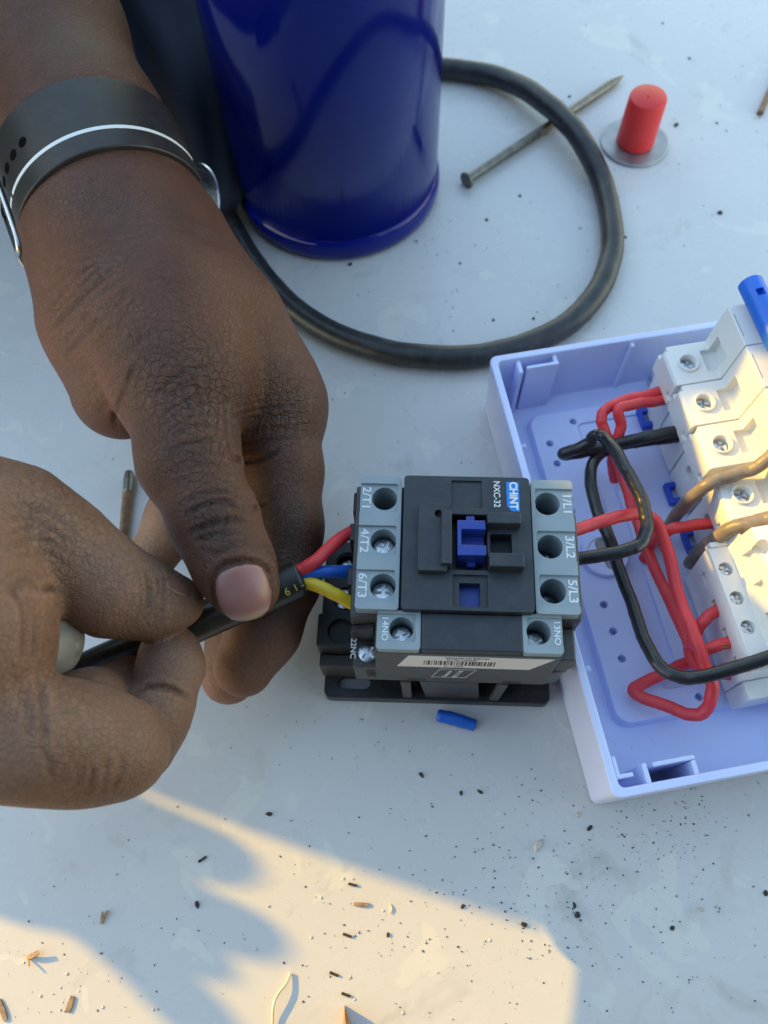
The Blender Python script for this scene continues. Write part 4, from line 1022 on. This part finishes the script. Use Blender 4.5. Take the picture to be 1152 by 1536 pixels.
# ------------------------------------------------------------------ litter on the table
def flake(r, n=6, h=.0004, el=1.0):
    p = [(r * el * random.uniform(.6, 1.1) * math.cos(2 * math.pi * i / n), r / el * random.uniform(.6, 1.1) * math.sin(2 * math.pi * i / n)) for i in range(n)]
    t = [(x * .7, y * .7) for x, y in p]; return prism(p, .00004, h, t)
parts = []
def scatter(cx, cy, sx, sy, n, rmin, rmax):
    for _ in range(n):
        x, y = random.gauss(cx, sx), random.gauss(cy, sy)
        if not (-60 < x < 1220 and -40 < y < 1600): continue
        P = W(x, y, 0); r = rmin + (rmax - rmin) * random.random() ** 3
        v, f = flake(r, 5, r * random.uniform(.4, 1.0), random.uniform(.8, 1.5))
        parts.append(xform((v, f), TZ(P[0], P[1], 0, random.uniform(0, 360))))
random.seed(21)
for _ in range(900):
    P = W(random.uniform(-20, 1170), random.uniform(-20, 1560), 0); r = .00008 + .00035 * random.random() ** 4
    parts.append(xform(flake(r, 5, r * .7, 1.2), TZ(P[0], P[1], 0, random.uniform(0, 360))))
for c in ((830, 1250, 90, 70, 240), (1000, 1240, 60, 35, 220), (750, 1350, 90, 60, 140), (950, 1340, 120, 80, 140), (760, 1400, 120, 70, 120), (560, 1400, 120, 70, 110), (780, 300, 70, 60, 70), (640, 440, 90, 60, 90), (1000, 130, 110, 90, 150), (880, 430, 90, 50, 40), (560, 1090, 90, 30, 60), (200, 1300, 130, 80, 60), (1050, 1430, 90, 60, 70), (930, 240, 30, 25, 40), (150, 1480, 90, 50, 60)):
    scatter(*c[:4], c[4], .00008, .00042)
o = mesh_obj('grit', parts, 'chip', None, 0); o['kind'] = 'stuff'; o['label'] = 'fine dark grit and dust scattered over the table'; o['category'] = 'grit'
chips = [(808, 1268, 2.6), (404, 1221, 1.4), (694, 1360, 1.1), (866, 1372, 1.6), (862, 1358, 1.2), (786, 1387, 1.4), (868, 1222, 1.3), (885, 1242, 1.3), (720, 1188, 1.3), (692, 1190, 1.1), (1080, 320, 1.9), (525, 397, 1.6), (1052, 1364, 1.1), (1008, 1392, 1.1),
         (632, 1162, 1.3), (296, 1356, 1.5), (938, 356, 1.1), (1014, 188, 1.9), (1090, 196, 1.0), (730, 330, 1.3), (780, 294, 1.2), (1034, 88, 1.2), (994, 35, 1.1), (854, 145, 1.2), (626, 362, 1.4), (800, 478, 1.2), (1075, 185, 1.0), (582, 1402, 1.1), (700, 980, 1.0), (1148, 1340, 1.3), (870, 342, 1.2), (690, 395, 1.0), (740, 480, 1.1)]
for i, (x, y, s) in enumerate(chips):
    o = mesh_obj('dirt_chip', [flake(s * .0008, 7, s * .0005, random.uniform(.8, 1.4))], 'chip' if i % 6 else 'chip_pale', None, 0)
    P = W(x, y, 0); o.location = (P[0], P[1], 0); o.rotation_euler = (0, 0, random.uniform(0, 6))
    tag(o, 'small dark crumb of dirt on the table' if i % 6 else 'small pale crumb of dirt on the table', 'crumb', 'dark crumbs on the table' if i % 6 else 'pale crumbs on the table')
def strip(name, pts, w, h, material, label, cat):
    S = spline(wpts(pts), 6); n = len(S); v, f = [], []
    T = np.gradient(S, axis=0)
    for i in range(n):
        t = T[i] / np.linalg.norm(T[i]); u = np.array([-t[1], t[0], 0]); u /= max(1e-9, np.linalg.norm(u)); ww = w * (1 - .25 * abs(i / (n - 1) * 2 - 1))
        for a, b in ((-ww, 0), (ww, 0), (ww * .8, h), (-ww * .8, h)): v.append(tuple(S[i] + u * a + np.array([0, 0, b])))
    for i in range(n - 1):
        for q in range(4):
            j = (q + 1) % 4; f.append((4 * i + q, 4 * i + j, 4 * i + 4 + j, 4 * i + 4 + q))
    f += [(0, 1, 2, 3), (4 * n - 1, 4 * n - 2, 4 * n - 3, 4 * n - 4)]
    o = mesh_obj(name, [(v, f)], material, None, 0); return tag(o, label, cat)
strip('straw', [(41, 1436, .0001), (48, 1434, .0014), (58, 1428, .0022)], .0009, .0004, 'straw', 'curled brown husk with a thin stalk on the sunlit table', 'husk')
strip('straw', [(40, 1434, .0001), (43, 1443, .0012), (44, 1450, .0020)], .0003, .0003, 'straw', 'thin stalk beside the curled brown husk', 'stalk')
strip('straw', [(152, 1386, .0001), (156, 1375, .0008), (162, 1366, .0010)], .0006, .0004, 'straw', 'small split straw lying in the shade on the table', 'straw')
strip('straw', [(151, 1386, .0001), (153, 1376, .0009), (154, 1367, .0012)], .0004, .0003, 'straw', 'thinner straw leaning against the split straw', 'straw')
strip('splinter', [(109, 1494, .0001), (105, 1508, .0001), (101, 1518, .0001)], .0011, .0005, 'straw', 'flat brown splinter on the sunlit table between the husk and the edge', 'splinter')
strip('splinter', [(-2, 1500, .0001), (4, 1515, .0001), (9, 1530, .0001)], .0010, .0006, 'straw', 'flat splinter at the sunlit side of the table below the husk', 'splinter')
strip('splinter', [(531, 1356, .0001), (542, 1357, .0003), (553, 1357, .0002)], .0007, .0005, 'straw', 'slim splinter in the sunlit patch', 'splinter')
strip('splinter', [(584, 1356, .0001), (587, 1363, .0003), (585, 1370, .0002)], .0004, .0003, 'string', 'tiny pale curl in the sunlit patch', 'curl')
for i, (x, y, a) in enumerate(((529, 1327, 15), (501, 1461, 22), (519, 1492, 20), (521, 1403, 20), (304, 1289, -30))):
    o = mesh_obj('grit_bar', [box(-.0015, -.0004, .00005, .0015, .0004, .0006)], 'chip', None, 0); P = W(x, y, 0); o.location = (P[0], P[1], 0); o.rotation_euler = (0, 0, rad(-a)); o.name = 'wire_clipping'
    tag(o, 'tiny dark oblong clipping on the table', 'clipping', 'oblong clippings')
o = mesh_obj('string', [tube(wpts([(410, 1560, .0010), (409, 1530, .0012), (411, 1505, .0020), (419, 1488, .0020), (428, 1477, .0014), (436, 1460, .0006)]), .00045, 8, 8)], 'string', None, 50)
tag(o, 'thin pale bent string on the sunlit table', 'string')
P = W(517, 1512, 0)
def wedge():
    v = [(0, .0008, .0001), (-.0012, -.010, .0001), (.006, -.014, .0001), (.0002, -.0005, .0040), (.0012, -.010, .0062), (.006, -.014, .0045)]
    return v, [(0, 1, 2), (3, 5, 4), (0, 3, 4, 1), (1, 4, 5, 2), (2, 5, 3, 0)]
o = mesh_obj('wood_chip', [wedge()], 'bark', None, 0); o.location = (P[0], P[1], 0)
tag(o, 'reddish brown wedge of wood casting a shadow on the sunlit table', 'wood chip')
# droplets of paint
parts = []; random.seed(5)
for _ in range(90):
    x, y = random.choice(((random.gauss(130, 80), random.gauss(1490, 40)), (random.gauss(560, 150), random.gauss(1430, 60)), (random.gauss(430, 60), random.gauss(1270, 40))))
    P = W(x, y, 0); r = .00015 + .0004 * random.random() ** 3
    parts.append(lathe([(r, .00002), (r * .9, r * .35), (r * .5, r * .6), (r * .1, r * .68)], 10, P[0], P[1]))
o = mesh_obj('paint_beads', parts, 'table', None, 50); o['kind'] = 'stuff'; o['label'] = 'tiny beads in the paint of the table'; o['category'] = 'beads'
